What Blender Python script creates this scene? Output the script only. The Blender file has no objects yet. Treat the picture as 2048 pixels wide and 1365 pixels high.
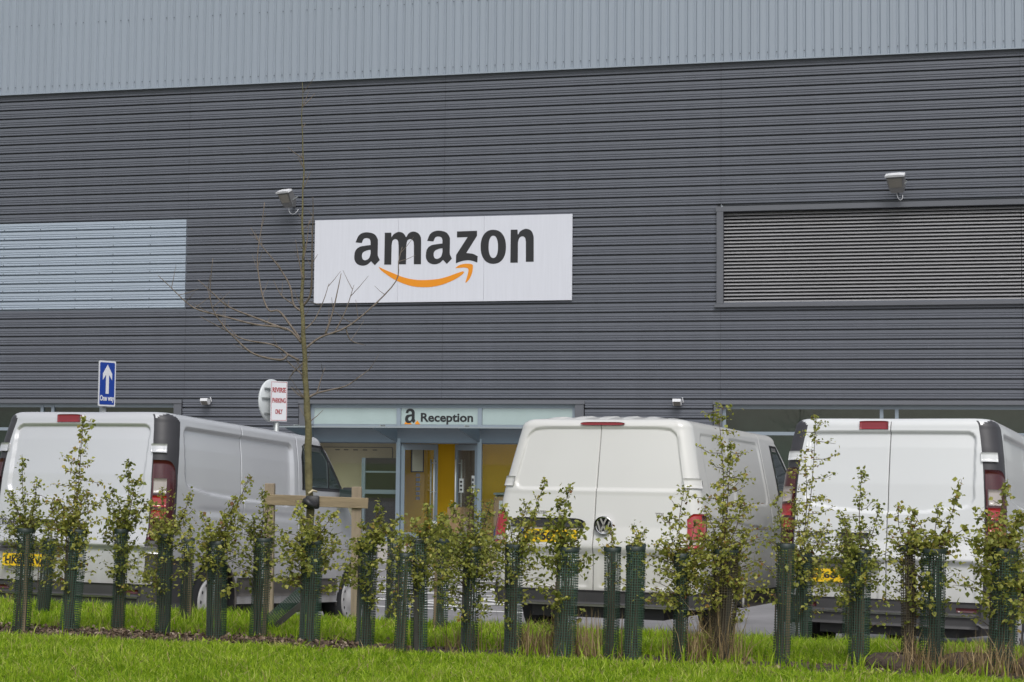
import bpy, math, random
import numpy as np
from mathutils import Matrix, Vector

sc = bpy.context.scene
col = sc.collection

# ------------------------------------------------------------------ camera
PITCH = math.atan(227/3500.0); ROLL = 0.0093; EYE = 1.62
f0 = Vector((0, math.cos(PITCH), math.sin(PITCH)))
u0 = Vector((0, -math.sin(PITCH), math.cos(PITCH)))
r0 = Vector((1, 0, 0))
cr, cu = math.cos(ROLL)*r0 + math.sin(ROLL)*u0, -math.sin(ROLL)*r0 + math.cos(ROLL)*u0
cam_d = bpy.data.cameras.new("camera"); cam = bpy.data.objects.new("camera", cam_d); col.objects.link(cam)
M = Matrix.Identity(4)
for i in range(3):
    M[i][0], M[i][1], M[i][2] = cr[i], cu[i], -f0[i]
M[2][3] = EYE
cam.matrix_world = M
cam_d.sensor_width = 36; cam_d.lens = 36*3500/2048; cam_d.clip_end = 600
sc.camera = cam

# ------------------------------------------------------------------ sky, sun, exposure
SUN_EL, SUN_AZ = math.radians(53), math.radians(174)      # azimuth clockwise from +Y
world = bpy.data.worlds.new("World"); sc.world = world; world.use_nodes = True
nt = world.node_tree; bg = nt.nodes["Background"]
sky = nt.nodes.new("ShaderNodeTexSky"); sky.sky_type = 'NISHITA'; sky.sun_disc = False
sky.sun_elevation = SUN_EL; sky.sun_rotation = SUN_AZ; sky.dust_density = 3.0; sky.air_density = 1.0
hs = nt.nodes.new("ShaderNodeHueSaturation"); hs.inputs["Saturation"].default_value = 0.38   # thin overcast
nt.links.new(sky.outputs[0], hs.inputs["Color"]); nt.links.new(hs.outputs[0], bg.inputs[0])
bg.inputs[1].default_value = 0.125
sd = bpy.data.lights.new("sun", 'SUN'); sd.energy = 1.4; sd.angle = math.radians(28); sd.color = (1, .98, .95)
sun = bpy.data.objects.new("sun", sd); col.objects.link(sun)
sdir = Vector((math.sin(SUN_AZ)*math.cos(SUN_EL), math.cos(SUN_AZ)*math.cos(SUN_EL), math.sin(SUN_EL)))
sun.rotation_euler = sdir.to_track_quat('Z', 'Y').to_euler(); sun.location = (0, -20, 40)
sc.view_settings.view_transform = 'Standard'; sc.view_settings.look = 'None'
sc.view_settings.exposure = 0.33; sc.view_settings.gamma = 1.0
sc.view_settings.use_curve_mapping = False
sc.cycles.max_bounces = 8; sc.cycles.transparent_max_bounces = 16
sc.cycles.use_denoising = True

# ------------------------------------------------------------------ materials
MATS = {}
def mat(name, rgb, rough=.6, metal=0.0, noise=0.0, nscale=8.0, coat=0.0, spec=.5, bump=0.0, bscale=60.0,
        stretch=None, trans=0.0, dirt=None, objvar=0.0):
    if name in MATS: return MATS[name]
    m = bpy.data.materials.new(name); m.use_nodes = True; MATS[name] = m
    n = m.node_tree; b = n.nodes["Principled BSDF"]
    b.inputs["Base Color"].default_value = (*rgb, 1); b.inputs["Roughness"].default_value = rough
    b.inputs["Metallic"].default_value = metal; b.inputs["Specular IOR Level"].default_value = spec
    b.inputs["Coat Weight"].default_value = coat; b.inputs["Coat Roughness"].default_value = .06
    tc = n.nodes.new("ShaderNodeTexCoord"); src = tc.outputs["Object"]
    if stretch:
        mp = n.nodes.new("ShaderNodeMapping"); mp.inputs["Scale"].default_value = stretch
        n.links.new(src, mp.inputs[0]); src = mp.outputs[0]
    colsock = None
    if noise or objvar or dirt:
        rgbn = n.nodes.new("ShaderNodeRGB"); rgbn.outputs[0].default_value = (*rgb, 1); colsock = rgbn.outputs[0]
    if noise:
        tx = n.nodes.new("ShaderNodeTexNoise"); tx.inputs["Scale"].default_value = nscale; tx.inputs["Detail"].default_value = 6
        n.links.new(src, tx.inputs["Vector"])
        mr = n.nodes.new("ShaderNodeMapRange"); mr.inputs[1].default_value = .25; mr.inputs[2].default_value = .75
        mr.inputs[3].default_value = 1-noise; mr.inputs[4].default_value = 1+noise
        n.links.new(tx.outputs["Fac"], mr.inputs[0])
        mx = n.nodes.new("ShaderNodeMix"); mx.data_type = 'RGBA'; mx.blend_type = 'MULTIPLY'; mx.inputs[0].default_value = 1
        n.links.new(colsock, mx.inputs[6]); n.links.new(mr.outputs[0], mx.inputs[7]); colsock = mx.outputs[2]
    if objvar:
        oi = n.nodes.new("ShaderNodeObjectInfo")
        mr = n.nodes.new("ShaderNodeMapRange"); mr.inputs[3].default_value = 1-objvar; mr.inputs[4].default_value = 1+objvar
        n.links.new(oi.outputs["Random"], mr.inputs[0])
        mx = n.nodes.new("ShaderNodeMix"); mx.data_type = 'RGBA'; mx.blend_type = 'MULTIPLY'; mx.inputs[0].default_value = 1
        n.links.new(colsock, mx.inputs[6]); n.links.new(mr.outputs[0], mx.inputs[7]); colsock = mx.outputs[2]
    if dirt:        # road film: (colour, z_low, z_high, amount) strongest low on the body
        dc, z0, z1, amt = dirt
        sx = n.nodes.new("ShaderNodeSeparateXYZ"); n.links.new(tc.outputs["Object"], sx.inputs[0])
        mr = n.nodes.new("ShaderNodeMapRange"); mr.inputs[1].default_value = z1; mr.inputs[2].default_value = z0
        mr.inputs[3].default_value = 0; mr.inputs[4].default_value = amt
        n.links.new(sx.outputs[2], mr.inputs[0])
        tn = n.nodes.new("ShaderNodeTexNoise"); tn.inputs["Scale"].default_value = 3.0; tn.inputs["Detail"].default_value = 8
        mp = n.nodes.new("ShaderNodeMapping"); mp.inputs["Scale"].default_value = (2.5, 2.5, .7)
        n.links.new(tc.outputs["Object"], mp.inputs[0]); n.links.new(mp.outputs[0], tn.inputs["Vector"])
        mm = n.nodes.new("ShaderNodeMath"); mm.operation = 'MULTIPLY'
        n.links.new(mr.outputs[0], mm.inputs[0]); n.links.new(tn.outputs["Fac"], mm.inputs[1])
        mx = n.nodes.new("ShaderNodeMix"); mx.data_type = 'RGBA'; mx.inputs[7].default_value = (*dc, 1)
        n.links.new(mm.outputs[0], mx.inputs[0]); n.links.new(colsock, mx.inputs[6]); colsock = mx.outputs[2]
    if colsock: n.links.new(colsock, b.inputs["Base Color"])
    if bump:
        tb = n.nodes.new("ShaderNodeTexNoise"); tb.inputs["Scale"].default_value = bscale; tb.inputs["Detail"].default_value = 5
        n.links.new(src, tb.inputs["Vector"])
        bp = n.nodes.new("ShaderNodeBump"); bp.inputs["Strength"].default_value = bump; bp.inputs["Distance"].default_value = .02
        n.links.new(tb.outputs["Fac"], bp.inputs["Height"]); n.links.new(bp.outputs[0], b.inputs["Normal"])
    if trans:
        out = n.nodes["Material Output"]; tr = n.nodes.new("ShaderNodeBsdfTranslucent"); mxs = n.nodes.new("ShaderNodeMixShader")
        mxs.inputs[0].default_value = trans
        if colsock: n.links.new(colsock, tr.inputs[0])
        else: tr.inputs[0].default_value = (*rgb, 1)
        n.links.new(b.outputs[0], mxs.inputs[1]); n.links.new(tr.outputs[0], mxs.inputs[2]); n.links.new(mxs.outputs[0], out.inputs[0])
    return m

def leaf_mat(name, ramp, trans=.35, rough=.5, spec=.3):
    """colour varies leaf by leaf through the per-leaf attribute 'tone'"""
    m = bpy.data.materials.new(name); m.use_nodes = True; MATS[name] = m
    n = m.node_tree; b = n.nodes["Principled BSDF"]; b.inputs["Roughness"].default_value = rough
    b.inputs["Specular IOR Level"].default_value = spec
    at = n.nodes.new("ShaderNodeAttribute"); at.attribute_name = "tone"
    rp = n.nodes.new("ShaderNodeValToRGB"); e = rp.color_ramp.elements
    e[0].position, e[0].color = ramp[0][0], (*ramp[0][1], 1); e[1].position, e[1].color = ramp[-1][0], (*ramp[-1][1], 1)
    for p, c in ramp[1:-1]:
        x = e.new(p); x.color = (*c, 1)
    n.links.new(at.outputs["Fac"], rp.inputs[0]); n.links.new(rp.outputs[0], b.inputs["Base Color"])
    tr = n.nodes.new("ShaderNodeBsdfTranslucent"); mxs = n.nodes.new("ShaderNodeMixShader"); mxs.inputs[0].default_value = trans
    n.links.new(rp.outputs[0], tr.inputs[0]); n.links.new(b.outputs[0], mxs.inputs[1]); n.links.new(tr.outputs[0], mxs.inputs[2])
    n.links.new(mxs.outputs[0], n.nodes["Material Output"].inputs[0])
    return m

def glass_mat(name, tint, base=.04, rough=.02):
    """thin architectural pane: tinted see-through plus Fresnel reflection"""
    m = bpy.data.materials.new(name); m.use_nodes = True; MATS[name] = m
    n = m.node_tree; n.nodes.remove(n.nodes["Principled BSDF"])
    t = n.nodes.new("ShaderNodeBsdfTransparent"); t.inputs[0].default_value = (*tint, 1)
    g = n.nodes.new("ShaderNodeBsdfGlossy"); g.inputs["Roughness"].default_value = rough
    fr = n.nodes.new("ShaderNodeFresnel")
    ge = n.nodes.new("ShaderNodeNewGeometry"); mr = n.nodes.new("ShaderNodeMapRange")     # same reflectance from both faces of a thin pane
    mr.inputs[3].default_value = 1.8; mr.inputs[4].default_value = 1/1.8
    n.links.new(ge.outputs["Backfacing"], mr.inputs[0]); n.links.new(mr.outputs[0], fr.inputs[0])
    mx = n.nodes.new("ShaderNodeMixShader"); n.links.new(fr.outputs[0], mx.inputs[0])
    n.links.new(t.outputs[0], mx.inputs[1]); n.links.new(g.outputs[0], mx.inputs[2])
    n.links.new(mx.outputs[0], n.nodes["Material Output"].inputs[0])
    return m

CLAD = mat("dark_cladding_paint", (.110, .119, .142), .45, noise=.055, nscale=1.0, stretch=(3.2, 1, .16), objvar=.02)
CLADB = mat("cladding_backing", (.012, .013, .016), .8)
PALE = mat("pale_blue_cladding_paint", (.335, .39, .455), .42, noise=.03, nscale=.6, objvar=.015)
UPPER = mat("upper_grey_blue_cladding_paint", (.262, .302, .352), .42, noise=.03, nscale=1, stretch=(3, 1, .2), objvar=.02)
FLASH = mat("flashing_paint", (.108, .114, .130), .42, noise=.04, nscale=2)
ALU = mat("blue_grey_frame_paint", (.235, .28, .325), .4, noise=.04, nscale=3)
FASC = mat("fascia_panel_paint", (.125, .155, .19), .45, noise=.05, nscale=2)
CANOPY = None
LOUV = mat("louvre_mill_finish", (.40, .40, .41), .38, metal=.25, noise=.06, nscale=.8)
STEEL = mat("brushed_steel", (.66, .66, .64), .35, metal=.25)
GALV = mat("galvanised_post", (.33, .35, .35), .45, metal=.5, noise=.15, nscale=20)
OPAL = mat("opal_glass_panel", (.36, .445, .44), .12, coat=.4, noise=.05, nscale=2)
CANOPY = glass_mat("canopy_glass", (.72, .80, .82), rough=.1)
GLASS = glass_mat("clear_glass", (.95, .97, .96))
DGLASS = glass_mat("tinted_window_glass", (.72, .80, .76))
SIGNW = mat("sign_white_sheet", (.60, .615, .67), .38, noise=.035, nscale=2.2, stretch=(9, 1, .5))
SIGNK = mat("sign_black_vinyl", (.016, .016, .018), .4)
SIGNO = mat("sign_orange_vinyl", (.71, .25, .004), .4)
BLUE = mat("road_sign_blue", (.004, .045, .32), .3)
WHITE = mat("sign_white_vinyl", (.74, .75, .78), .35)
RED = mat("sign_red_vinyl", (.36, .015, .02), .4)
YWALL = mat("yellow_wall_paint", (.92, .53, .005), .7, noise=.04, nscale=2)
BEIGE = mat("beige_board", (.50, .41, .27), .8, noise=.06, nscale=2)
INTD = mat("dark_interior", (.125, .135, .13), .8, noise=.2, nscale=3)
INTF = mat("interior_floor", (.22, .2, .17), .5, noise=.1, nscale=2)
CEIL = mat("ceiling_board", (.5, .5, .48), .8)
CARD = mat("cardboard", (.34, .21, .11), .85, noise=.1, nscale=6)
PAPER = mat("paper", (.72, .72, .70), .7)
BLACK = mat("black_plastic", (.018, .018, .02), .5)
RUBBER = mat("tyre_rubber", (.022, .022, .023), .75, noise=.2, nscale=20)
TARMAC = mat("tarmac", (.20, .195, .20), .85, noise=.25, nscale=1.3, bump=.25, bscale=140)
PAINTL = mat("road_paint", (.66, .66, .64), .7, noise=.15, nscale=10)
KERB = mat("kerb_concrete", (.36, .35, .34), .85, noise=.15, nscale=6, bump=.2, bscale=90)
PAVE = mat("pavement_concrete", (.36, .335, .31), .85, noise=.12, nscale=3, bump=.1, bscale=60)
TURF = mat("turf_soil", (.09, .125, .018), .95, noise=.5, nscale=7, bump=.6, bscale=30)
SOIL = mat("bark_soil", (.06, .043, .033), .95, noise=.5, nscale=22, bump=.9, bscale=40)

# ------------------------------------------------------------------ mesh helpers
class MB:
    def __init__(s): s.v = []; s.f = []; s.m = []
    def add(s, V, F, mi=0):
        o = len(s.v); s.v.extend([tuple(map(float, p)) for p in V]); s.f.extend([tuple(i+o for i in q) for q in F]); s.m.extend([mi]*len(F)); return s
    def box(s, x0, x1, y0, y1, z0, z1, mi=0, c=0.0):
        if c <= 0:
            V = [(x, y, z) for z in (z0, z1) for y in (y0, y1) for x in (x0, x1)]
            return s.add(V, [(0, 2, 3, 1), (4, 5, 7, 6), (0, 1, 5, 4), (2, 6, 7, 3), (0, 4, 6, 2), (1, 3, 7, 5)], mi)
        V = []
        for z, i in ((z0, c), (z0+c, 0), (z1-c, 0), (z1, c)):
            a, b, d, e = x0+i, x1-i, y0+i, y1-i
            k = c if i == 0 else 0
            V += [(a+k, d, z), (b-k, d, z), (b, d+k, z), (b, e-k, z), (b-k, e, z), (a+k, e, z), (a, e-k, z), (a, d+k, z)]
        F = [tuple(range(7, -1, -1)), tuple(range(24, 32))]
        for r in range(3):
            for k in range(8):
                F.append((r*8+k, r*8+(k+1) % 8, r*8+8+(k+1) % 8, r*8+8+k))
        return s.add(V, F, mi)
    def prism(s, poly, a0, a1, axis, mi=0):
        """poly 2D; axis 0: (a, p, q) 1: (p, a, q) 2: (p, q, a)"""
        n = len(poly)
        def P(a, p): return (a, p[0], p[1]) if axis == 0 else (p[0], a, p[1]) if axis == 1 else (p[0], p[1], a)
        V = [P(a0, p) for p in poly]+[P(a1, p) for p in poly]
        F = [tuple(range(n)), tuple(range(2*n-1, n-1, -1))]+[(i, i+n, (i+1) % n+n, (i+1) % n) for i in range(n)]
        return s.add(V, F, mi)
    def tube(s, pts, rad, n=6, mi=0, cap=True):
        pts = [Vector(p) for p in pts]; V = []; F = []
        rad = rad if hasattr(rad, '__len__') else [rad]*len(pts)
        prev = None
        for i, p in enumerate(pts):
            d = (pts[min(i+1, len(pts)-1)]-pts[max(i-1, 0)])
            d = d.normalized() if d.length > 1e-9 else Vector((0, 0, 1))
            if prev is None:
                a = Vector((0, 0, 1)) if abs(d.z) < .9 else Vector((1, 0, 0))
                x = d.cross(a).normalized()
            else:
                x = (prev-d*prev.dot(d)).normalized()
            prev = x; y = d.cross(x)
            for k in range(n):
                t = 2*math.pi*k/n
                V.append(p+(x*math.cos(t)+y*math.sin(t))*rad[i])
        for i in range(len(pts)-1):
            for k in range(n):
                F.append((i*n+k, i*n+(k+1) % n, i*n+n+(k+1) % n, i*n+n+k))
        if cap:
            F.append(tuple(range(n-1, -1, -1))); F.append(tuple(range((len(pts)-1)*n, len(pts)*n)))
        return s.add(V, F, mi)
    def lathe(s, prof, n=24, axis='x', c=(0, 0, 0), mi=0):
        """prof: (radius, along axis)"""
        V = []; F = []
        for r, h in prof:
            for k in range(n):
                t = 2*math.pi*k/n; a, b = r*math.cos(t), r*math.sin(t)
                V.append((c[0]+h, c[1]+a, c[2]+b) if axis == 'x' else (c[0]+a, c[1]+h, c[2]+b) if axis == 'y' else (c[0]+a, c[1]+b, c[2]+h))
        for i in range(len(prof)-1):
            for k in range(n): F.append((i*n+k, i*n+(k+1) % n, i*n+n+(k+1) % n, i*n+n+k))
        return s.add(V, F, mi)
    def build(s, name, mats, parent=None, smooth=False, loc=None):
        me = bpy.data.meshes.new(name); me.from_pydata(s.v, [], s.f); me.validate()
        return link(name, me, mats, parent, smooth, loc, s.m)

def link(name, me, mats, parent=None, smooth=False, loc=None, mi=None):
    mats = mats if isinstance(mats, (list, tuple)) else [mats]
    for m in mats: me.materials.append(m)
    if mi is not None and len(mats) > 1: me.polygons.foreach_set("material_index", mi)
    if smooth: me.polygons.foreach_set("use_smooth", [True]*len(me.polygons))
    me.update()
    o = bpy.data.objects.new(name, me); col.objects.link(o)
    if parent: o.parent = parent
    if loc is not None: o.location = loc
    return o

def np_mesh(name, V, F, mats, parent=None, smooth=False, tone=None, mi=None):
    """V (n,3) array; F (m,k) array of equal-sided faces"""
    V = np.asarray(V, np.float32); F = np.asarray(F, np.int32)
    me = bpy.data.meshes.new(name); me.vertices.add(len(V)); me.vertices.foreach_set("co", V.ravel())
    k = F.shape[1]; me.loops.add(F.size); me.loops.foreach_set("vertex_index", F.ravel())
    me.polygons.add(len(F)); me.polygons.foreach_set("loop_start", np.arange(0, F.size, k, dtype=np.int32))
    try: me.polygons.foreach_set("loop_total", np.full(len(F), k, np.int32))
    except Exception: pass
    if tone is not None:
        a = me.attributes.new("tone", 'FLOAT', 'POINT'); a.data.foreach_set("value", np.asarray(tone, np.float32))
    me.update(calc_edges=True)
    return link(name, me, mats, parent, smooth, None, mi)

def empty(name, loc=(0, 0, 0), rz=0.0, label=None, cat=None, group=None):
    o = bpy.data.objects.new(name, None); col.objects.link(o); o.location = loc; o.rotation_euler = (0, 0, rz)
    o.empty_display_size = .2
    return tag(o, label, cat, group)
def tag(o, label=None, cat=None, group=None, kind=None):
    if label: o["label"] = label
    if cat: o["category"] = cat
    if group: o["group"] = group
    if kind: o["kind"] = kind
    return o
def inst(src, name, parent=None, loc=None):
    o = bpy.data.objects.new(name, src.data); col.objects.link(o); o.parent = parent
    if loc is not None: o.location = loc
    return o

def fill2d(name, loops, m, parent, off, ext, plane='xz', s=(1, 1), o=(0, 0)):
    """filled 2D outline with holes -> mesh standing in the local x-z plane, front at y = off-ext"""
    cu_ = bpy.data.curves.new("outline", 'CURVE'); cu_.dimensions = '2D'; cu_.fill_mode = 'BOTH'; cu_.extrude = ext
    for pl in loops:
        sp = cu_.splines.new('POLY'); sp.points.add(len(pl)-1); sp.use_cyclic_u = True
        for i, (a, b) in enumerate(pl): sp.points[i].co = (a*s[0]+o[0], b*s[1]+o[1], 0, 1)
    return curve_to_mesh(name, cu_, m, parent, off)
def curve_to_mesh(name, cu_, m, parent, off, sx=1.0, loc=(0, 0)):
    tmp = bpy.data.objects.new("outline", cu_); col.objects.link(tmp)
    dg = bpy.context.evaluated_depsgraph_get(); dg.update()
    me = bpy.data.meshes.new_from_object(tmp.evaluated_get(dg)); me.name = name
    bpy.data.objects.remove(tmp); bpy.data.curves.remove(cu_)
    me.materials.clear()
    for v in me.vertices: v.co = (v.co.x*sx+loc[0], off-v.co.z, v.co.y+loc[1])
    return link(name, me, m, parent)
def text(name, body, size, m, parent, x, z, off, ext=.002, bold=.0, sx=1.0, width=None, align='CENTER'):
    cu_ = bpy.data.curves.new("lettering", 'FONT'); cu_.body = body; cu_.size = size; cu_.extrude = ext; cu_.offset = bold
    cu_.align_x = align; cu_.resolution_u = 3
    o = curve_to_mesh(name, cu_, m, parent, off, sx, (0, 0))
    xs = [v.co.x for v in o.data.vertices]; zs = [v.co.z for v in o.data.vertices]
    k = width/(max(xs)-min(xs)) if width else 1.0
    cx = (max(xs)+min(xs))/2; z0 = min(zs) if align != 'BASE' else 0
    for v in o.data.vertices: v.co = ((v.co.x-cx)*k+x, v.co.y, v.co.z+z)
    return o
rnd = random.Random(7); rng = np.random.default_rng(11)

# ------------------------------------------------------------------ ground
KD = Vector((.93, -.37, 0)).normalized(); KN = Vector((.37, .93, 0)).normalized(); K0 = Vector((.6, 14.4, 0))
def dk(x, y): return (x-K0.x)*KN.x+(y-K0.y)*KN.y
def sstep(a, b, x):
    t = np.clip((x-a)/(b-a), 0, 1); return t*t*(3-2*t)
def bank_z(d): return .30-.19*sstep(-1.35, -.1, np.asarray(d, float))
def park_z(d): d = np.asarray(d, float); return -.07*np.minimum(d, 5.2)-.056*(1-np.exp(-np.maximum(d-5.2, 0)/.8))
def strip(name, ds, zf, m, kind='structure', half=90.0, n=1):
    V = []; F = []
    ts = np.linspace(-half, half, n+1)
    for d in ds:
        for t in ts:
            p = K0+KD*t+KN*d; V.append((p.x, p.y, float(zf(d))))
    for i in range(len(ds)-1):
        for j in range(n): F.append((i*(n+1)+j, i*(n+1)+j+1, (i+1)*(n+1)+j+1, (i+1)*(n+1)+j))
    o = MB().add(V, F).build(name, m, None, True); tag(o, kind=kind); return o
strip('car_park', [0, .5]+list(np.arange(1, 10, .5))+[12, 20, 40, 80, 160, 260], park_z, TARMAC)
strip('grass_bank', [-160, -60, -20, -8, -3]+list(np.arange(-1.5, -.12, .12)), bank_z, TURF)
kb = MB()
for i in range(-40, 41):       # kerb stones laid along the edge of the bank
    pass
kerb = empty('kerb', (K0.x, K0.y, 0), math.atan2(KD.y, KD.x)); tag(kerb, kind='structure')
k0 = MB().box(-.455, .455, -.125, 0, -.35, .11, c=.012).build('kerb_stone', KERB, kerb)
k0.location = (-12*.915, 0, 0)
for i in range(-11, 13):
    inst(k0, 'kerb_stone', kerb, (i*.915, 0, 0))

# ------------------------------------------------------------------ warehouse
TH = 0.24920945
W0 = Vector((-1.49927779, 37.6, 0))
def WP(u, y, z):        # wall frame -> world
    return Vector((W0.x+u*math.cos(TH)+y*math.sin(TH), W0.y-u*math.sin(TH)+y*math.cos(TH), z))
wh = empty('warehouse', W0, -TH, 'long dark grey ribbed warehouse with a pale band of cladding along its top', 'building')
FL = -.27
P = .2023; Z0 = 2.781
# one rib course: profile (out, up)
PROF = [(-.07, 0), (-.07, .030), (-.004, .037), (0, .041), (0, .064), (-.012, .072), (-.012, .088), (0, .096), (0, .110), (-.012, .118), (-.012, .134), (0, .142), (0, P-.006), (-.004, P-.002), (-.07, P)]
def course(name, u0, u1, z, m):
    a = MB(); n = len(PROF); V = []
    for u in (u0, u1):
        for o_, h in PROF: V.append((u, -o_, z+h))
    F = [(i, i+1, i+1+n, i+n) for i in range(n-1)]
    a.add(V, F); return a.build(name, m, wh)
bays = [(-18, -12), (-12, -6), (-6, 0), (0, 6), (6, 12), (12, 18)]
rows = list(range(-15, 35))
for k in rows:
    z = Z0+k*P
    for a, b in bays:
        ua, ub = a+.002, b-.002
        m, nm = CLAD, 'cladding_panel'
        if k < 0:
            if (a, b) == (-6, 0): ua, ub = -6.03, -3.27
            elif (a, b) == (0, 6): ua, ub = 3.14, 5.84
            else: continue
            if k == -1:
                pass
        if 10 <= k < 19 or k == 19:
            if b <= -6 and 10 <= k <= 19: m, nm, ub = PALE, 'pale_cladding_panel', (-6.03 if b == -6 else ub)
            if a >= 6: continue
            if (a, b) == (0, 6) and 10 <= k <= 19: ub = 5.93
            if (a, b) == (-6, 0): ua = -6.026
        course(nm, ua, ub, z, m)
# backing behind the ribs, with the openings left free
bk = MB()
bk.box(-18, 18, .10, .2, 6.95, 9.82); bk.box(-18, 5.98, .10, .2, 4.7, 6.95); bk.box(-18, 18, .10, .2, 2.78, 4.7)
bk.box(-6.05, -3.2, .10, .2, FL-.3, 2.78); bk.box(3.05, 5.88, .10, .2, FL-.3, 2.78)
bk.box(5.98, 18, .5, .6, 4.7, 6.95)
bk.build('backing_wall', CLADB, wh)
# upper vertical cladding: metre-wide sheets, five ribs each
RP = .1886
def upper_sheet(x0):
    a = MB(); V = []; prof = [(0, 0), (.058, 0), (.080, .026), (.110, .026), (.132, 0)]
    pts = []
    for i in range(5):
        for p, o_ in prof: pts.append((x0+i*RP+p, o_))
    pts.append((x0+5*RP-.001, 0))
    zt, zb = 14.5, 9.84
    for x, o_ in pts: V.append((x, .02+o_-.075, zb))
    for x, o_ in pts: V.append((x, .02+o_-.075, zt))
    n = len(pts); a.add(V, [(i, i+1, i+1+n, i+n) for i in range(n-1)])
    return a.build('upper_cladding_sheet', UPPER, wh)
ph = 8.669-.095
sh0 = upper_sheet(0.0)
sh0.location = (ph-27*5*RP/1.0 % 1e9 if False else ph-5*RP*28, 0, 0)
for i in range(-27, 11): inst(sh0, 'upper_cladding_sheet', wh, (ph+5*RP*i, 0, 0))
MB().box(-18, 18, .06, .3, 9.75, 14.5).build('upper_backing', CLADB, wh)
MB().prism([(.06, 9.845), (-.085, 9.845), (-.085, 9.822), (-.07, 9.822), (-.07, 9.832), (.06, 9.832)], -18, 18, 0).build('drip_flashing', UPPER, wh)
# screws of the upper sheets: joined, too small to pick apart
scw = MB()
for i in range(-130, 40):
    u = ph+.095+RP*i
    if not -15 < u < 15: continue
    for z, every in ((10.0, 1), (11.44, 2)):
        if every == 2 and i % 3 == 2: continue
        scw.lathe([(.012, -.044), (.010, -.050), (.0, -.051)], 6, 'y', (u, 0, z))
so = scw.build('cladding_screw', mat("screw_head", (.07, .075, .085), .5), wh); tag(so, kind='stuff')
# fixings of the pale band
scw = MB()
for k in range(10, 20):
    for j in range(8): scw.lathe([(.012, -.001), (.010, -.008), (0, -.009)], 6, 'y', (-6.9-j*.92-(k % 2)*.0, -.0, Z0+k*P+.055))
tag(scw.build('panel_screw', MATS["screw_head"], wh), kind='stuff')

# louvre
lv = empty('louvre_window', (0, 0, 0)); lv.parent = wh
MB().box(5.92, 6.055, -.06, .3, 4.77, 6.80).build('louvre_jamb', FLASH, lv)
MB().box(5.90, 18, -.065, .28, 6.693, 6.80).build('louvre_head', FLASH, lv)
MB().prism([(-.075, 4.70), (-.075, 4.765), (.28, 4.80), (.28, 4.70)], 5.88, 18, 0).build('louvre_sill', FLASH, lv)
NB = 26; bp = (6.693-4.80)/NB
bl = MB().prism([(.035, .006), (.042, .0), (.110, .043), (.110, .051), (.100, .051)], 6.06, 11.99, 0).build('louvre_blade', LOUV, lv)
bl.location = (0, 0, 4.80)
for i in range(NB):
    for j in range(2):
        if i == 0 and j == 0: continue
        inst(bl, 'louvre_blade', lv, (j*5.94, 0, 4.80+i*bp))

# lintels and jambs of the ground floor openings
def lintel(u0, u1):
    MB().prism([(.05, 2.69), (-.035, 2.69), (-.035, 2.705), (-.028, 2.775), (.05, 2.784)], u0, u1, 0).build('lintel_flashing', FLASH, wh)
lintel(-18, -6.04); lintel(-3.27, 3.14); lintel(5.84, 18)
for a, b in ((-6.235, -6.05), (-3.25, -3.0), (2.93, 3.12), (5.86, 6.03)):
    MB().box(a, b, -.02, .14, FL-.1, 2.688).build('jamb_flashing', FLASH, wh)

# ground floor strip windows either side
def strip_window(u0, u1, mulls, tr):
    w = empty('window'); w.parent = wh
    fr = MB()
    fr.box(u0, u1, .10, .16, 2.60, 2.69); fr.box(u0, u1, .10, .16, tr-.035, tr+.035); fr.box(u0, u1, .10, .16, FL, FL+.1)
    fr.build('frame', ALU, w)
    e = [u0]
    for c in mulls:
        MB().box(c-.035, c+.035, .085, .17, FL, 2.65).build('mullion', ALU, w)
    us = [u0]+sorted(mulls)+[u1]
    for a, b in zip(us[:-1], us[1:]):
        for z0_, z1_ in ((tr, 2.62), (FL, tr)):
            MB().box(a+.02, b-.02, .125, .131, z0_, z1_).build('pane', DGLASS, w)
    rm = MB(); rm.box(u0, u1, .62, .7, FL, 2.7); rm.box(u0, u1, .2, 2.3, 2.66, 2.75); rm.box(u0, u1, .2, 2.3, FL-.1, FL)
    rm.box(u0-.1, u0, .2, 2.3, FL, 2.7); rm.box(u1, u1+.1, .2, 2.3, FL, 2.7)
    rm.build('interior_wall', INTD, w)
    return w
strip_window(-18, -6.24, [-9.55, -9.28, -12.5, -15.5], 2.10)
strip_window(6.03, 18, [6.065, 9.25, 9.55, 12.6, 15.6], 2.10)
# a roller blind edge and a lit label strip seen in the left strip window
wb = MB().box(-9.2, -6.26, .4, .42, 2.30, 2.62).build('blind', mat("olive_blind", (.11, .11, .075), .8), wh)

# ---------------- reception front
rc = empty('reception_front'); rc.parent = wh
fr = MB()
fr.box(-3.0, 2.93, .06, .13, 2.60, 2.69); fr.box(-3.0, 2.93, .06, .13, 2.185, 2.245)
fr.box(-3.0, -2.93, .06, .13, FL, 2.60); fr.box(2.86, 2.93, .06, .13, FL, 2.60)
fr.box(-2.93, -1.03, .06, .13, FL, FL+.09); fr.box(.89, 2.86, .06, .13, FL, FL+.09)
fr.build('frame', ALU, rc)
for c in (-.98, .84):
    MB().box(c-.045, c+.045, .045, .14, FL, 2.60).build('mullion', ALU, rc)
for a, b in ((-2.93, -1.03), (-.93, .79), (.89, 2.86)):
    MB().box(a, b, .075, .11, 2.25, 2.595).build('opal_panel', OPAL, rc)
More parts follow.
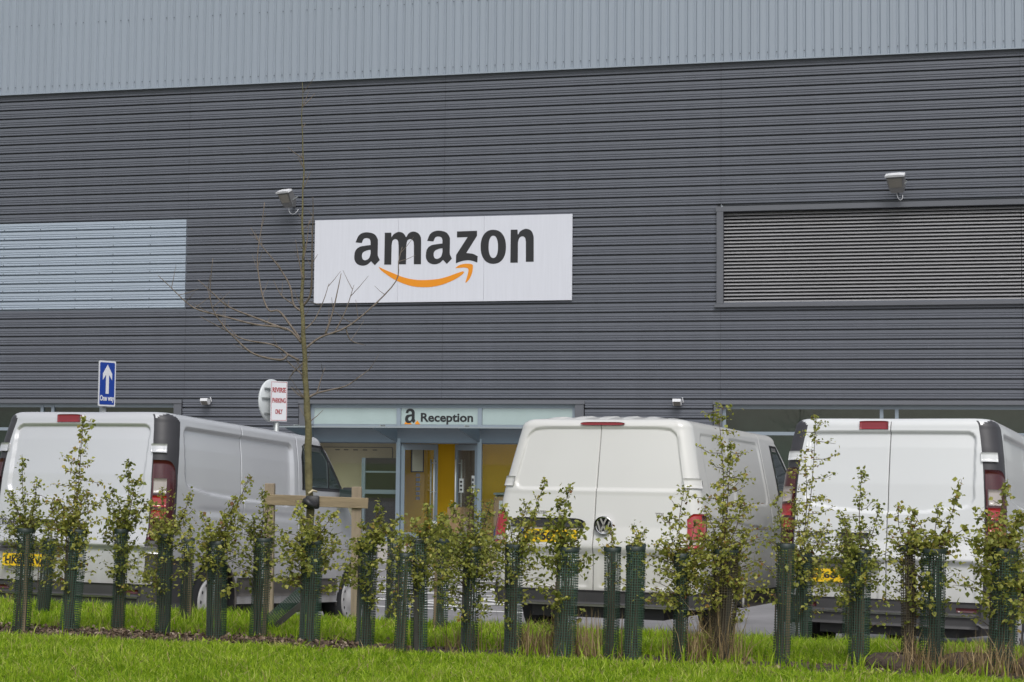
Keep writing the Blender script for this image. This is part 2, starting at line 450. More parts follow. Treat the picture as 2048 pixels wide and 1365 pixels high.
# fascia bends out under the canopy
fa = MB()
V = []; n = 8
for u in (-2.99, 2.92):
    for i in range(n+1):
        t = i/n; V.append((u, .055-.12*(t**2), 1.86+.30*t))
fa.add(V, [(i, i+1, i+2+n, i+1+n) for i in range(n)]); fa.box(-2.99, 2.92, .056, .15, 1.835, 2.183)
fa.build('fascia', FASC, rc, True)
MB().box(-3.02, 2.98, -1.72, -.062, 2.150, 2.170).build('canopy', CANOPY, rc)
MB().box(-3.03, 2.99, -1.745, -1.722, 2.144, 2.176).build('canopy_edge', mat("canopy_edge_trim", (.26, .30, .32), .3), rc)
for c in (-2.9, -.98, .86, 2.8):
    MB().prism([(-1.68, 2.146), (-.06, 2.146), (-.06, 1.87), (-.14, 1.87), (-1.62, 2.115)], c-.012, c+.012, 0).build('canopy_bracket', FASC, rc)
    MB().tube([(c, -1.2, 2.20), (c, -.9, 2.20)], .016, 6).build('canopy_bolt', GALV, rc)
# panes
for a, b in ((-2.93, -1.03), (.89, 2.86)):
    MB().box(a, b, .092, .098, FL+.09, 1.84).build('pane', GLASS, rc)
# room behind
rm = MB()
rm.box(-3.1, 3.0, .2, 3.0, FL-.12, FL, 0)
rm.build('interior_floor', INTF, rc)
MB().box(-3.1, 3.0, .2, 3.0, 2.2, 2.3).build('ceiling', CEIL, rc)
MB().box(-3.1, 3.0, 1.35, 1.45, FL, 2.2).build('yellow_wall', YWALL, rc)
MB().box(-3.1, -1.06, .62, .66, FL, 2.2).build('beige_partition', BEIGE, rc)
MB().box(3.0, 3.1, .2, 3.0, FL, 2.2).build('end_wall', YWALL, rc)
MB().box(-3.2, -3.1, .2, 3.0, FL, 2.2).build('end_wall', BEIGE, rc)
MB().box(.06, .46, 1.15, 1.2, FL, 2.2).build('interior_shade_panel', mat('brown_shade_tone', (.20, .155, .12), .8, noise=.08), rc)  # brown sheet added to stand for the shading beyond the right door leaf
# serving hatch with dark glass behind the left pane
hb = MB(); 
hb.box(-1.86, -1.78, .20, .26, FL, 1.52); hb.box(-1.78, -1.04, .20, .26, .74, .83); hb.box(-1.78, -1.04, .20, .25, 1.20, 1.235)
hb.box(-1.78, -1.04, .20, .26, FL, FL+.06)
hb.build('hatch_frame', ALU, rc)
MB().box(-1.785, -1.03, .262, .30, FL, 1.52).build('hatch_glass', mat("dark_hatch_glass", (.014, .014, .014), .2, spec=.2), rc)
dm = MB()
for i, x in enumerate((-2.62, -2.42, -2.2, -1.98, -1.75)):
    dm.box(x, x+.10, .60, .619, 1.68, 1.70)
dm.build('board_mark', BLACK, rc)
MB().box(-1.30, -1.285, .60, .619, 1.32, 1.74).build('board_edge', BLACK, rc)
MB().box(-2.9, -1.29, .60, .619, 1.74, 1.755).build('board_rail', BLACK, rc)

def door(hx, ang, side, labels):
    """glazed leaf hinged at u = hx; side +1: leaf runs towards +u from the hinge"""
    d = empty('door', (hx, .10, FL+.01)); d.parent = wh; d.rotation_euler = (0, 0, ang)
    W, H, S = .89, 2.09, .085
    f = MB(); s = side
    def bx(x0, x1, z0_, z1_): f.box(min(s*x0, s*x1), max(s*x0, s*x1), -.025, .025, z0_, z1_, c=.006)
    bx(0, S, 0, H); bx(W-S, W, 0, H); bx(S+.001, W-S-.001, H-.13, H); bx(S+.001, W-S-.001, 0, .18)
    f.build('door_frame', ALU, d)
    MB().box(min(s*S, s*(W-S)), max(s*S, s*(W-S)), -.005, .005, .18, H-.13).build('door_glass', GLASS, d)
    for yy in (-.075, .075):
        h = MB(); x = s*(W-S*.5-.08)
        h.tube([(x, yy, .36), (x, yy, 1.76)], .018, 10)
        for z in (.42, 1.05, 1.68):
            h.tube([(x, yy, z), (s*(W-S*.5), yy*.3, z)], .011, 8)
        h.build('handle', STEEL, d, True)
    return d
dL = door(-.93, math.radians(44), 1, 0)
dR = door(.79, math.radians(-42), -1, 0)
nz = MB().box(.26, .52, -.02, -.008, 1.50, 1.98).build('notice', mat('dimmed_notice', (.20, .195, .15), .6), dL)  # paper colour darkened to paint in the dimming of a sheet behind glass
nzf = MB(); nzf.box(.235, .26, -.024, -.008, 1.475, 2.0); nzf.box(.52, .545, -.024, -.008, 1.475, 2.0); nzf.box(.26, .52, -.024, -.008, 1.475, 1.50); nzf.box(.26, .52, -.024, -.008, 1.98, 2.0)
nzf.build('notice_frame', BLACK, dL)
for i in range(6):
    MB().box(.36, .46, -.014, -.007, 1.38-i*.10, 1.45-i*.10).build('decal', mat("decal_grey", (.10, .10, .11), .5), dL)
MB().box(.70, .84, -.11, -.10, .05, .42).build('notice', PAPER, dL)
MB().box(-.70, -.55, -.02, -.008, 1.05, 1.35).build('notice', PAPER, dR)
for i in range(3):
    MB().box(-.67, -.58, -.024, -.021, 1.09+i*.085, 1.13+i*.085).build('decal', SIGNK, dR)
MB().box(-.20, -.10, -.02, -.008, 1.05, 1.42).build('notice', PAPER, dR)
for i in range(3):
    MB().box(-.18, -.12, -.024, -.021, 1.10+i*.10, 1.16+i*.10).build('decal', SIGNK, dR)
LET={'a':[[(-1.988,6.215),(-1.977,6.243),(-1.967,6.272),(-1.956,6.3),(-1.944,6.326),(-1.931,6.349),(-1.916,6.367),(-1.9,6.382),(-1.883,6.395),(-1.864,6.406),(-1.843,6.414),(-1.82,6.422),(-1.795,6.427),(-1.769,6.431),(-1.742,6.432),(-1.714,6.431),(-1.684,6.427),(-1.653,6.422),(-1.621,6.414),(-1.591,6.404),(-1.566,6.391),(-1.545,6.376),(-1.527,6.357),(-1.511,6.336),(-1.498,6.314),(-1.488,6.294),(-1.481,6.277),(-1.477,6.262),(-1.476,6.247),(-1.475,6.226),(-1.475,6.198),(-1.474,6.157),(-1.475,6.106),(-1.475,6.051),(-1.476,6.001),(-1.476,5.962),(-1.475,5.939),(-1.474,5.926),(-1.473,5.918),(-1.471,5.911),(-1.467,5.9),(-1.461,5.885),(-1.453,5.869),(-1.444,5.852),(-1.434,5.835),(-1.426,5.818),(-1.538,5.705),(-1.625,5.794),(-1.641,5.78),(-1.657,5.765),(-1.673,5.75),(-1.69,5.736),(-1.709,5.725),(-1.729,5.717),(-1.751,5.71),(-1.774,5.704),(-1.798,5.702),(-1.82,5.701),(-1.844,5.704),(-1.868,5.708),(-1.891,5.715),(-1.914,5.724),(-1.933,5.735),(-1.95,5.747),(-1.966,5.762),(-1.979,5.779),(-1.99,5.797),(-1.999,5.815),(-2.006,5.833),(-2.011,5.853),(-2.013,5.873),(-2.014,5.894),(-2.013,5.916),(-2.011,5.94),(-2.008,5.966),(-2.003,5.993),(-1.996,6.018),(-1.985,6.04),(-1.972,6.059),(-1.956,6.076),(-1.937,6.092),(-1.915,6.105),(-1.892,6.117),(-1.864,6.125),(-1.832,6.131),(-1.799,6.135),(-1.767,6.139),(-1.739,6.142),(-1.716,6.145),(-1.696,6.147),(-1.678,6.148),(-1.661,6.149),(-1.642,6.151),(-1.643,6.219),(-1.647,6.232),(-1.649,6.245),(-1.652,6.259),(-1.657,6.271),(-1.664,6.281),(-1.675,6.289),(-1.689,6.296),(-1.705,6.3),(-1.72,6.304),(-1.735,6.305),(-1.75,6.305),(-1.765,6.303),(-1.78,6.299),(-1.794,6.293),(-1.806,6.284),(-1.816,6.271),(-1.824,6.255),(-1.831,6.237),(-1.838,6.218),(-1.846,6.2)],[(-1.641,6.046),(-1.64,6.028),(-1.639,6.01),(-1.639,5.991),(-1.639,5.973),(-1.642,5.954),(-1.646,5.935),(-1.651,5.914),(-1.657,5.894),(-1.665,5.875),(-1.676,5.859),(-1.689,5.847),(-1.706,5.836),(-1.724,5.828),(-1.742,5.822),(-1.757,5.819),(-1.772,5.819),(-1.786,5.822),(-1.798,5.828),(-1.81,5.836),(-1.819,5.845),(-1.827,5.858),(-1.832,5.874),(-1.837,5.891),(-1.839,5.908),(-1.839,5.924),(-1.838,5.939),(-1.835,5.953),(-1.83,5.967),(-1.823,5.98),(-1.813,5.991),(-1.8,6.002),(-1.782,6.012),(-1.763,6.021),(-1.744,6.028),(-1.725,6.035),(-1.708,6.039),(-1.691,6.042),(-1.674,6.043),(-1.658,6.045)]],'m':[[(-1.319,6.414),(-1.173,6.411),(-1.165,6.31),(-1.155,6.324),(-1.145,6.34),(-1.134,6.355),(-1.122,6.369),(-1.108,6.381),(-1.09,6.393),(-1.069,6.404),(-1.047,6.413),(-1.025,6.42),(-1.003,6.424),(-0.981,6.423),(-0.959,6.42),(-0.937,6.413),(-0.916,6.405),(-0.898,6.393),(-0.882,6.379),(-0.869,6.361),(-0.856,6.342),(-0.845,6.322),(-0.832,6.302),(-0.82,6.321),(-0.809,6.34),(-0.797,6.359),(-0.784,6.376),(-0.769,6.391),(-0.752,6.402),(-0.733,6.412),(-0.713,6.419),(-0.692,6.424),(-0.671,6.425),(-0.648,6.423),(-0.625,6.417),(-0.601,6.408),(-0.579,6.398),(-0.56,6.386),(-0.544,6.372),(-0.53,6.356),(-0.518,6.338),(-0.508,6.319),(-0.5,6.301),(-0.495,6.282),(-0.493,6.262),(-0.492,6.241),(-0.491,6.22),(-0.49,6.2),(-0.487,5.709),(-0.649,5.712),(-0.652,6.125),(-0.654,6.144),(-0.656,6.163),(-0.658,6.182),(-0.661,6.2),(-0.668,6.215),(-0.678,6.229),(-0.69,6.241),(-0.704,6.252),(-0.719,6.26),(-0.733,6.263),(-0.747,6.263),(-0.762,6.259),(-0.777,6.251),(-0.791,6.241),(-0.802,6.229),(-0.81,6.213),(-0.815,6.194),(-0.819,6.172),(-0.822,6.15),(-0.826,6.129),(-0.827,5.713),(-0.995,5.716),(-0.999,6.132),(-1.002,6.154),(-1.004,6.176),(-1.007,6.198),(-1.011,6.217),(-1.018,6.234),(-1.028,6.246),(-1.041,6.257),(-1.055,6.265),(-1.07,6.269),(-1.083,6.271),(-1.095,6.269),(-1.108,6.263),(-1.121,6.254),(-1.132,6.243),(-1.141,6.23),(-1.147,6.215),(-1.151,6.196),(-1.154,6.176),(-1.157,6.155),(-1.16,6.136),(-1.163,5.712),(-1.323,5.715)]],'smile':[[(-1.449,5.67),(-1.417,5.655),(-1.385,5.64),(-1.353,5.625),(-1.32,5.61),(-1.284,5.594),(-1.244,5.577),(-1.202,5.56),(-1.158,5.542),(-1.114,5.524),(-1.072,5.507),(-1.032,5.491),(-0.993,5.474),(-0.954,5.459),(-0.914,5.444),(-0.872,5.431),(-0.828,5.418),(-0.782,5.407),(-0.734,5.396),(-0.686,5.387),(-0.639,5.379),(-0.593,5.374),(-0.546,5.369),(-0.5,5.367),(-0.453,5.365),(-0.407,5.364),(-0.359,5.365),(-0.309,5.367),(-0.26,5.369),(-0.215,5.373),(-0.176,5.375),(-0.145,5.378),(-0.122,5.38),(-0.102,5.382),(-0.081,5.385),(-0.055,5.39),(-0.024,5.396),(0.01,5.404),(0.046,5.413),(0.082,5.422),(0.117,5.432),(0.152,5.442),(0.186,5.454),(0.22,5.466),(0.255,5.478),(0.289,5.49),(0.323,5.501),(0.358,5.511),(0.392,5.522),(0.426,5.532),(0.46,5.543),(0.486,5.52),(0.479,5.511),(0.474,5.503),(0.469,5.494),(0.46,5.484),(0.444,5.471),(0.421,5.454),(0.392,5.434),(0.359,5.413),(0.324,5.392),(0.29,5.374),(0.257,5.357),(0.223,5.341),(0.188,5.326),(0.154,5.312),(0.119,5.299),(0.085,5.286),(0.051,5.275),(0.016,5.264),(-0.018,5.255),(-0.053,5.246),(-0.088,5.238),(-0.124,5.231),(-0.16,5.225),(-0.196,5.219),(-0.232,5.215),(-0.266,5.212),(-0.298,5.21),(-0.332,5.208),(-0.367,5.208),(-0.405,5.209),(-0.448,5.21),(-0.493,5.212),(-0.541,5.215),(-0.59,5.22),(-0.637,5.227),(-0.684,5.236),(-0.73,5.247),(-0.777,5.26),(-0.824,5.275),(-0.871,5.291),(-0.918,5.309),(-0.967,5.33),(-1.016,5.351),(-1.062,5.373),(-1.105,5.396),(-1.145,5.418),(-1.183,5.442),(-1.219,5.466),(-1.252,5.489),(-1.283,5.51),(-1.311,5.53),(-1.338,5.55),(-1.362,5.568),(-1.383,5.585),(-1.401,5.602),(-1.415,5.617),(-1.425,5.631),(-1.433,5.644),(-1.441,5.657)]],'z':[[(0.315,6.405),(0.762,6.409),(0.763,6.301),(0.527,5.932),(0.537,5.932),(0.547,5.931),(0.556,5.931),(0.568,5.93),(0.582,5.928),(0.6,5.926),(0.62,5.923),(0.642,5.92),(0.664,5.915),(0.685,5.909),(0.705,5.902),(0.724,5.892),(0.744,5.882),(0.763,5.871),(0.783,5.861),(0.776,5.722),(0.756,5.73),(0.736,5.738),(0.717,5.746),(0.696,5.754),(0.675,5.76),(0.654,5.765),(0.632,5.77),(0.609,5.774),(0.585,5.776),(0.561,5.777),(0.535,5.776),(0.507,5.773),(0.479,5.77),(0.451,5.765),(0.424,5.759),(0.398,5.752),(0.372,5.744),(0.348,5.735),(0.323,5.726),(0.298,5.717),(0.301,5.895),(0.555,6.278),(0.317,6.274)]],'n':[[(1.51,6.414),(1.659,6.414),(1.667,6.298),(1.677,6.315),(1.687,6.332),(1.697,6.349),(1.709,6.365),(1.725,6.379),(1.745,6.393),(1.77,6.406),(1.797,6.417),(1.823,6.425),(1.848,6.428),(1.873,6.425),(1.897,6.418),(1.921,6.408),(1.943,6.394),(1.961,6.379),(1.976,6.362),(1.987,6.341),(1.996,6.319),(2.003,6.296),(2.009,6.274),(2.014,6.253),(2.015,6.232),(2.016,6.211),(2.016,6.19),(2.017,6.169),(2.021,5.719),(1.849,5.72),(1.845,6.151),(1.842,6.168),(1.84,6.186),(1.837,6.204),(1.834,6.22),(1.828,6.234),(1.819,6.245),(1.808,6.254),(1.796,6.261),(1.784,6.266),(1.771,6.268),(1.758,6.267),(1.743,6.263),(1.729,6.257),(1.715,6.248),(1.704,6.236),(1.695,6.222),(1.688,6.204),(1.682,6.184),(1.677,6.163),(1.671,6.144),(1.672,5.706),(1.508,5.706)]],'tip':[[(0.288,5.612),(0.301,5.623),(0.313,5.635),(0.326,5.646),(0.34,5.657),(0.356,5.666),(0.374,5.674),(0.393,5.682),(0.414,5.688),(0.436,5.693),(0.459,5.698),(0.483,5.7),(0.51,5.702),(0.536,5.702),(0.562,5.702),(0.584,5.701),(0.605,5.699),(0.623,5.696),(0.64,5.693),(0.654,5.688),(0.665,5.683),(0.672,5.677),(0.676,5.672),(0.678,5.665),(0.678,5.656),(0.679,5.644),(0.679,5.628),(0.679,5.61),(0.678,5.589),(0.676,5.567),(0.672,5.544),(0.667,5.521),(0.66,5.496),(0.652,5.47),(0.643,5.446),(0.633,5.423),(0.623,5.403),(0.612,5.384),(0.6,5.366),(0.588,5.35),(0.577,5.336),(0.567,5.324),(0.556,5.315),(0.546,5.306),(0.536,5.299),(0.526,5.29),(0.515,5.306),(0.523,5.33),(0.531,5.353),(0.539,5.377),(0.546,5.401),(0.553,5.425),(0.56,5.45),(0.567,5.476),(0.573,5.502),(0.578,5.526),(0.581,5.546),(0.581,5.562),(0.58,5.575),(0.577,5.585),(0.571,5.594),(0.563,5.602),(0.551,5.608),(0.536,5.613),(0.519,5.616),(0.501,5.618),(0.482,5.62),(0.463,5.62),(0.442,5.62),(0.421,5.618),(0.4,5.617),(0.379,5.616),(0.36,5.615),(0.342,5.614),(0.324,5.614),(0.306,5.613)]],'o':[[(1.408,6.05),(1.406,5.979),(1.397,5.921),(1.383,5.869),(1.362,5.822),(1.337,5.782),(1.306,5.749),(1.27,5.722),(1.23,5.703),(1.186,5.692),(1.132,5.689),(1.078,5.694),(1.033,5.707),(0.992,5.727),(0.956,5.755),(0.924,5.79),(0.897,5.831),(0.876,5.879),(0.86,5.932),(0.85,5.99),(0.847,6.061),(0.849,6.132),(0.858,6.19),(0.872,6.243),(0.893,6.289),(0.918,6.33),(0.949,6.363),(0.985,6.39),(1.025,6.409),(1.07,6.42),(1.124,6.423),(1.178,6.417),(1.223,6.404),(1.264,6.384),(1.3,6.356),(1.331,6.321),(1.358,6.279),(1.379,6.232),(1.395,6.179),(1.404,6.12)],[(1.232,6.053),(1.232,6.007),(1.229,5.969),(1.223,5.934),(1.216,5.904),(1.206,5.877),(1.195,5.855),(1.182,5.837),(1.167,5.825),(1.15,5.817),(1.13,5.815),(1.11,5.818),(1.093,5.826),(1.078,5.839),(1.065,5.857),(1.053,5.88),(1.043,5.907),(1.035,5.938),(1.029,5.973),(1.025,6.011),(1.023,6.058),(1.024,6.104),(1.027,6.142),(1.032,6.177),(1.04,6.208),(1.049,6.234),(1.061,6.256),(1.074,6.274),(1.089,6.287),(1.105,6.294),(1.125,6.296),(1.146,6.293),(1.162,6.285),(1.177,6.272),(1.191,6.254),(1.203,6.231),(1.213,6.204),(1.221,6.173),(1.227,6.138),(1.231,6.1)]],'a2':[[(-0.354,6.215),(-0.343,6.243),(-0.333,6.272),(-0.322,6.3),(-0.31,6.326),(-0.297,6.349),(-0.282,6.367),(-0.266,6.382),(-0.249,6.395),(-0.23,6.406),(-0.209,6.414),(-0.186,6.422),(-0.161,6.427),(-0.135,6.431),(-0.108,6.432),(-0.08,6.431),(-0.05,6.427),(-0.019,6.422),(0.013,6.414),(0.043,6.404),(0.068,6.391),(0.089,6.376),(0.107,6.357),(0.123,6.336),(0.136,6.314),(0.146,6.294),(0.153,6.277),(0.157,6.262),(0.158,6.247),(0.159,6.226),(0.159,6.198),(0.16,6.157),(0.159,6.106),(0.159,6.051),(0.158,6.001),(0.158,5.962),(0.159,5.939),(0.16,5.926),(0.161,5.918),(0.163,5.911),(0.167,5.9),(0.173,5.885),(0.181,5.869),(0.19,5.852),(0.2,5.835),(0.208,5.818),(0.096,5.705),(0.009,5.794),(-0.007,5.78),(-0.023,5.765),(-0.039,5.75),(-0.056,5.736),(-0.075,5.725),(-0.095,5.717),(-0.117,5.71),(-0.14,5.704),(-0.164,5.702),(-0.186,5.701),(-0.21,5.704),(-0.234,5.708),(-0.257,5.715),(-0.28,5.724),(-0.299,5.735),(-0.316,5.747),(-0.332,5.762),(-0.345,5.779),(-0.356,5.797),(-0.365,5.815),(-0.372,5.833),(-0.377,5.853),(-0.379,5.873),(-0.38,5.894),(-0.379,5.916),(-0.377,5.94),(-0.374,5.966),(-0.369,5.993),(-0.362,6.018),(-0.351,6.04),(-0.338,6.059),(-0.322,6.076),(-0.303,6.092),(-0.281,6.105),(-0.258,6.117),(-0.23,6.125),(-0.198,6.131),(-0.165,6.135),(-0.133,6.139),(-0.105,6.142),(-0.082,6.145),(-0.062,6.147),(-0.044,6.148),(-0.027,6.149),(-0.008,6.151),(-0.009,6.219),(-0.013,6.232),(-0.015,6.245),(-0.018,6.259),(-0.023,6.271),(-0.03,6.281),(-0.041,6.289),(-0.055,6.296),(-0.071,6.3),(-0.086,6.304),(-0.101,6.305),(-0.116,6.305),(-0.131,6.303),(-0.146,6.299),(-0.16,6.293),(-0.172,6.284),(-0.182,6.271),(-0.19,6.255),(-0.197,6.237),(-0.204,6.218),(-0.212,6.2)],[(-0.007,6.046),(-0.006,6.028),(-0.005,6.01),(-0.005,5.991),(-0.005,5.973),(-0.008,5.954),(-0.012,5.935),(-0.017,5.914),(-0.023,5.894),(-0.031,5.875),(-0.042,5.859),(-0.055,5.847),(-0.072,5.836),(-0.09,5.828),(-0.108,5.822),(-0.123,5.819),(-0.138,5.819),(-0.152,5.822),(-0.164,5.828),(-0.176,5.836),(-0.185,5.845),(-0.193,5.858),(-0.198,5.874),(-0.203,5.891),(-0.205,5.908),(-0.205,5.924),(-0.204,5.939),(-0.201,5.953),(-0.196,5.967),(-0.189,5.98),(-0.179,5.991),(-0.166,6.002),(-0.148,6.012),(-0.129,6.021),(-0.11,6.028),(-0.091,6.035),(-0.074,6.039),(-0.057,6.042),(-0.04,6.043),(-0.024,6.045)]]}
# ---------------- wall sign
sg = empty('wall_sign', W0, -TH, 'large white wall sign with black lettering and an orange smile arrow', 'sign')
for a, b in ((-2.938, -1.012), (-1.008, .918), (.922, 2.855)):
    MB().box(a, b, -.05, -.012, 4.89, 6.723).build('sign_sheet', SIGNW, sg)
MB().box(-2.8, 2.7, -.012, .0, 5.2, 5.3).build('sign_rail', GALV, sg)
MB().box(-2.8, 2.7, -.012, .0, 6.3, 6.4).build('sign_rail', GALV, sg)
for k in ('a', 'm', 'a2', 'z', 'o', 'n'):
    fill2d('letter', LET[k], SIGNK, sg, -.052, .002)
fill2d('smile_arrow', LET['smile'], SIGNO, sg, -.052, .002)
fill2d('arrow_tip', LET['tip'], SIGNO, sg, -.052, .002)

# lettering on the reception panel
rs = empty('reception_lettering', W0, -TH, 'black Reception lettering with a small letter a on the glass panel above the doors', 'lettering')
ax = [p[0] for p in LET['a'][0]]; az = [p[1] for p in LET['a'][0]]
k = .315/(max(az)-min(az)); kx = .235/(max(ax)-min(ax))
fill2d('letter', LET['a'], SIGNK, rs, .071, .002, s=(kx, k), o=(-.84-min(ax)*kx, 2.275-min(az)*k))
for pl in ([(-.86, 2.252), (-.81, 2.335), (-.765, 2.29), (-.70, 2.272), (-.69, 2.252)], [(-.61, 2.252), (-.61, 2.285), (-.56, 2.335), (-.50, 2.252)]):
    fill2d('smile_arrow', [pl], SIGNO, rs, .0735, .001)
lt = text('lettering', 'Reception', .22, SIGNK, rs, .10, 2.315, .071, bold=.006, width=1.17)
for v in lt.data.vertices: v.co.z = 2.315+(v.co.z-2.315)*1.17

# ---------------- floodlights and small wall lamps
HOUS = mat("lamp_housing", (.15, .15, .155), .45, noise=.08, nscale=8)
VISO = mat("lamp_visor", (.62, .63, .65), .4)
LENS = mat("lamp_lens", (.17, .16, .14), .15, coat=.5, noise=.1, nscale=6)
def spline0(pts, n=5):
    P_ = [np.array(p, float) for p in pts]; out = []
    for i in range(len(P_)-1):
        a = P_[max(i-1, 0)]; b = P_[i]; c = P_[i+1]; d = P_[min(i+2, len(P_)-1)]
        for k in range(n):
            t = k/n; out.append(.5*((2*b)+(-a+c)*t+(2*a-5*b+4*c-d)*t*t+(-a+3*b-3*c+d)*t**3))
    out.append(P_[-1]); return out
def floodlight(u, z, rz, label):
    o = empty('floodlight', WP(u, -.02, z), -TH, label, 'lamp', 'floodlights on the warehouse wall')
    h = empty('x'); bpy.data.objects.remove(h)
    a = MB(); tl = math.radians(30)
    def tr(p):      # tilt the head down and swing it
        x, y, zz = p[0]*.82, p[1]*.82, p[2]*.82
        y, zz = y*math.cos(tl)-zz*math.sin(tl), y*math.sin(tl)+zz*math.cos(tl)
        x, y = x*math.cos(rz)-y*math.sin(rz), x*math.sin(rz)+y*math.cos(rz)
        return (x-.02, y-.38, zz+.04)
    def put(name, b, m, par, sm=False):
        b.v = [tr(p) for p in b.v]; return b.build(name, m, par, sm)
    # head faces -y; wide at the top, narrowing below
    b = MB(); V = []
    for (hx, z_, y0, y1) in ((.225, .20, -.06, .05), (.215, .12, -.07, .10), (.19, -.12, -.07, .12), (.15, -.24, -.05, .09)):
        V += [(-hx, y0, z_), (hx, y0, z_), (hx, y1, z_), (-hx, y1, z_)]
    F = [(0, 1, 2, 3), (12, 15, 14, 13)]
    for r in range(3):
        for q in range(4): F.append((r*4+q, r*4+4+q, r*4+4+(q+1) % 4, r*4+(q+1) % 4))
    b.add(V, F); head = put('housing', b, HOUS, o)
    b = MB(); b.prism([(-.24, .195), (.24, .195), (.235, .235), (.12, .25), (-.12, .25), (-.235, .235)], -.10, .06, 1); put('visor', b, VISO, o)
    b = MB(); b.add([(-.175, -.082, .150), (.175, -.082, .150), (.150, -.084, -.085), (-.150, -.084, -.085)], [(0, 3, 2, 1)]); put('lens', b, LENS, o)
    b = MB()
    for s in (-1, 1): b.box(s*.205-.006, s*.205+.006, -.02, .2, -.06, -.03)
    b.box(-.21, .21, .19, .21, -.06, -.03); put('bracket', b, GALV, o)
    MB().tube([(0, .05, -.08), (0, -.26, -.07)], .03, 8).build('arm', HOUS, o)
    MB().tube(spline0([(-.02, -.26, -.14), (.01, -.28, -.25), (.06, -.2, -.28), (.09, -.08, -.22), (.09, .02, -.15)]), .008, 6).build('cable', VISO, o, True)
    return o
floodlight(-3.45, 7.13, math.radians(-24), 'grey floodlight high on the wall just left above the white sign')
floodlight(9.60, 7.09, math.radians(-14), 'grey floodlight on the wall above the wide louvre')
def wall_lamp(u, z, label):
    o = empty('wall_lamp', WP(u, -.02, z), -TH, label, 'lamp', 'small wall lamps above the ground floor')
    MB().prism([(-.04, .05), (-.20, .06), (-.22, .0), (-.12, -.08), (-.04, -.06)], -.085, .085, 0).build('housing', VISO, o)
    MB().add([(-.07, -.222, -.004), (.07, -.222, -.004), (.07, -.124, -.082), (-.07, -.124, -.082)], [(0, 3, 2, 1)]).build('lens', LENS, o)
    b = MB(); b.tube([(.06, .02, -.02), (.115, -.05, .0), (.10, -.08, .09)], .012, 6); b.box(-.05, .05, -.042, .02, -.05, .04); b.build('bracket', VISO, o)
    return o
wall_lamp(-5.42, 2.74, 'small white wall lamp between the left window strip and the reception')
wall_lamp(5.12, 2.74, 'small white wall lamp between the reception and the right window strip')

# ---------------- one way sign
def post_sign(name, loc, yaw, label): return empty(name, loc, yaw, label, 'sign')
gz0 = -.47
ow = post_sign('one_way_sign', (-5.345, 23.1, gz0), math.radians(59), 'blue One way sign with a white up arrow on a grey post')
MB().tube([(0, .06, 0), (0, .06, 2.68)], .043, 14).build('post', GALV, ow, True)
B0, B1, H2 = 2.675, 3.275, .158
MB().box(-H2, H2, -.003, .003, B0, B1).build('sign_plate', GALV, ow)
def rrect(x0, x1, z0, z1, r, n=5):
    P_ = []
    for cx, cz, a0 in ((x1-r, z1-r, 0), (x0+r, z1-r, 90), (x0+r, z0+r, 180), (x1-r, z0+r, 270)):
        for i in range(n+1):
            t = math.radians(a0+90*i/n); P_.append((cx+r*math.cos(t), cz+r*math.sin(t)))
    return P_
fill2d('border', [rrect(-H2, H2, B0, B1, .02)], WHITE, ow, -.0045, .0005)
fill2d('face', [rrect(-H2+.022, H2-.022, B0+.022, B1-.022, .015)], BLUE, ow, -.007, .0005)
zt = B1-.05
fill2d('arrow', [[(0, zt), (.086, zt-.12), (.086, zt-.205), (.028, zt-.135), (.028, zt-.385), (-.028, zt-.385), (-.028, zt-.135), (-.086, zt-.205), (-.086, zt-.12)]], WHITE, ow, -.0095, .0005)
text('lettering', 'One way', .1, WHITE, ow, 0, B0+.075, -.0095, ext=.0005, bold=.003, width=.262)
for z in (B0+.15, B1-.15): MB().box(-.06, .06, .004, .10, z-.02, z+.02).build('clip', GALV, ow)

# ---------------- reverse parking sign with a round sign back to back
rv = post_sign('reverse_parking_sign', (-3.335, 25.1, gz0), math.radians(44), 'white sign reading REVERSE PARKING ONLY in red, a round sign behind it on the post')
MB().tube([(0, .05, 0), (0, .05, 3.08)], .042, 14).build('post', GALV, rv, True)
B0, B1, H2 = 2.535, 3.108, .145
MB().box(-H2, H2, -.003, .003, B0, B1).build('sign_plate', WHITE, rv)
bd = MB()
for a in ((-H2+.008, H2-.008, B0+.01, B0+.015), (-H2+.008, H2-.008, B1-.015, B1-.01), (-H2+.008, -H2+.013, B0+.015, B1-.015), (H2-.013, H2-.008, B0+.015, B1-.015)):
    bd.box(a[0], a[1], -.0045, -.0032, a[2], a[3])
bd.build('border', RED, rv)
for t, z, w in (('REVERSE', B0+.415, .235), ('PARKING', B0+.265, .235), ('ONLY', B0+.105, .13)):
    o = text('lettering', t, .1, RED, rv, 0, z, -.0048, ext=.0005, bold=.003, width=w)
    zz = [v.co.z for v in o.data.vertices]; k = .072/(max(zz)-min(zz))
    for v in o.data.vertices: v.co.z = z+(v.co.z-z)*k
dk_ = MB().lathe([(0, .0), (.30, .0), (.31, .012), (.31, .03), (.298, .03), (.295, .008), (0, .008)], 40, 'y', (0, 0, 0))
DISCB = mat("sign_back_grey", (.58, .61, .62), .4, noise=.05, nscale=4)
ds = dk_.build('round_sign', DISCB, rv, True); ds.location = (-.01, .135, 2.83); ds.rotation_euler = (0, 0, math.radians(18))
rl = MB()
for z in (-.19, 0.03, .17): rl.box(-.27 if abs(z) < .1 else -.21, .27 if abs(z) < .1 else .21, -.016, -.001, z-.013, z+.013)
rr = rl.build('sign_rail', GALV, rv); rr.location = ds.location; rr.rotation_euler = ds.rotation_euler

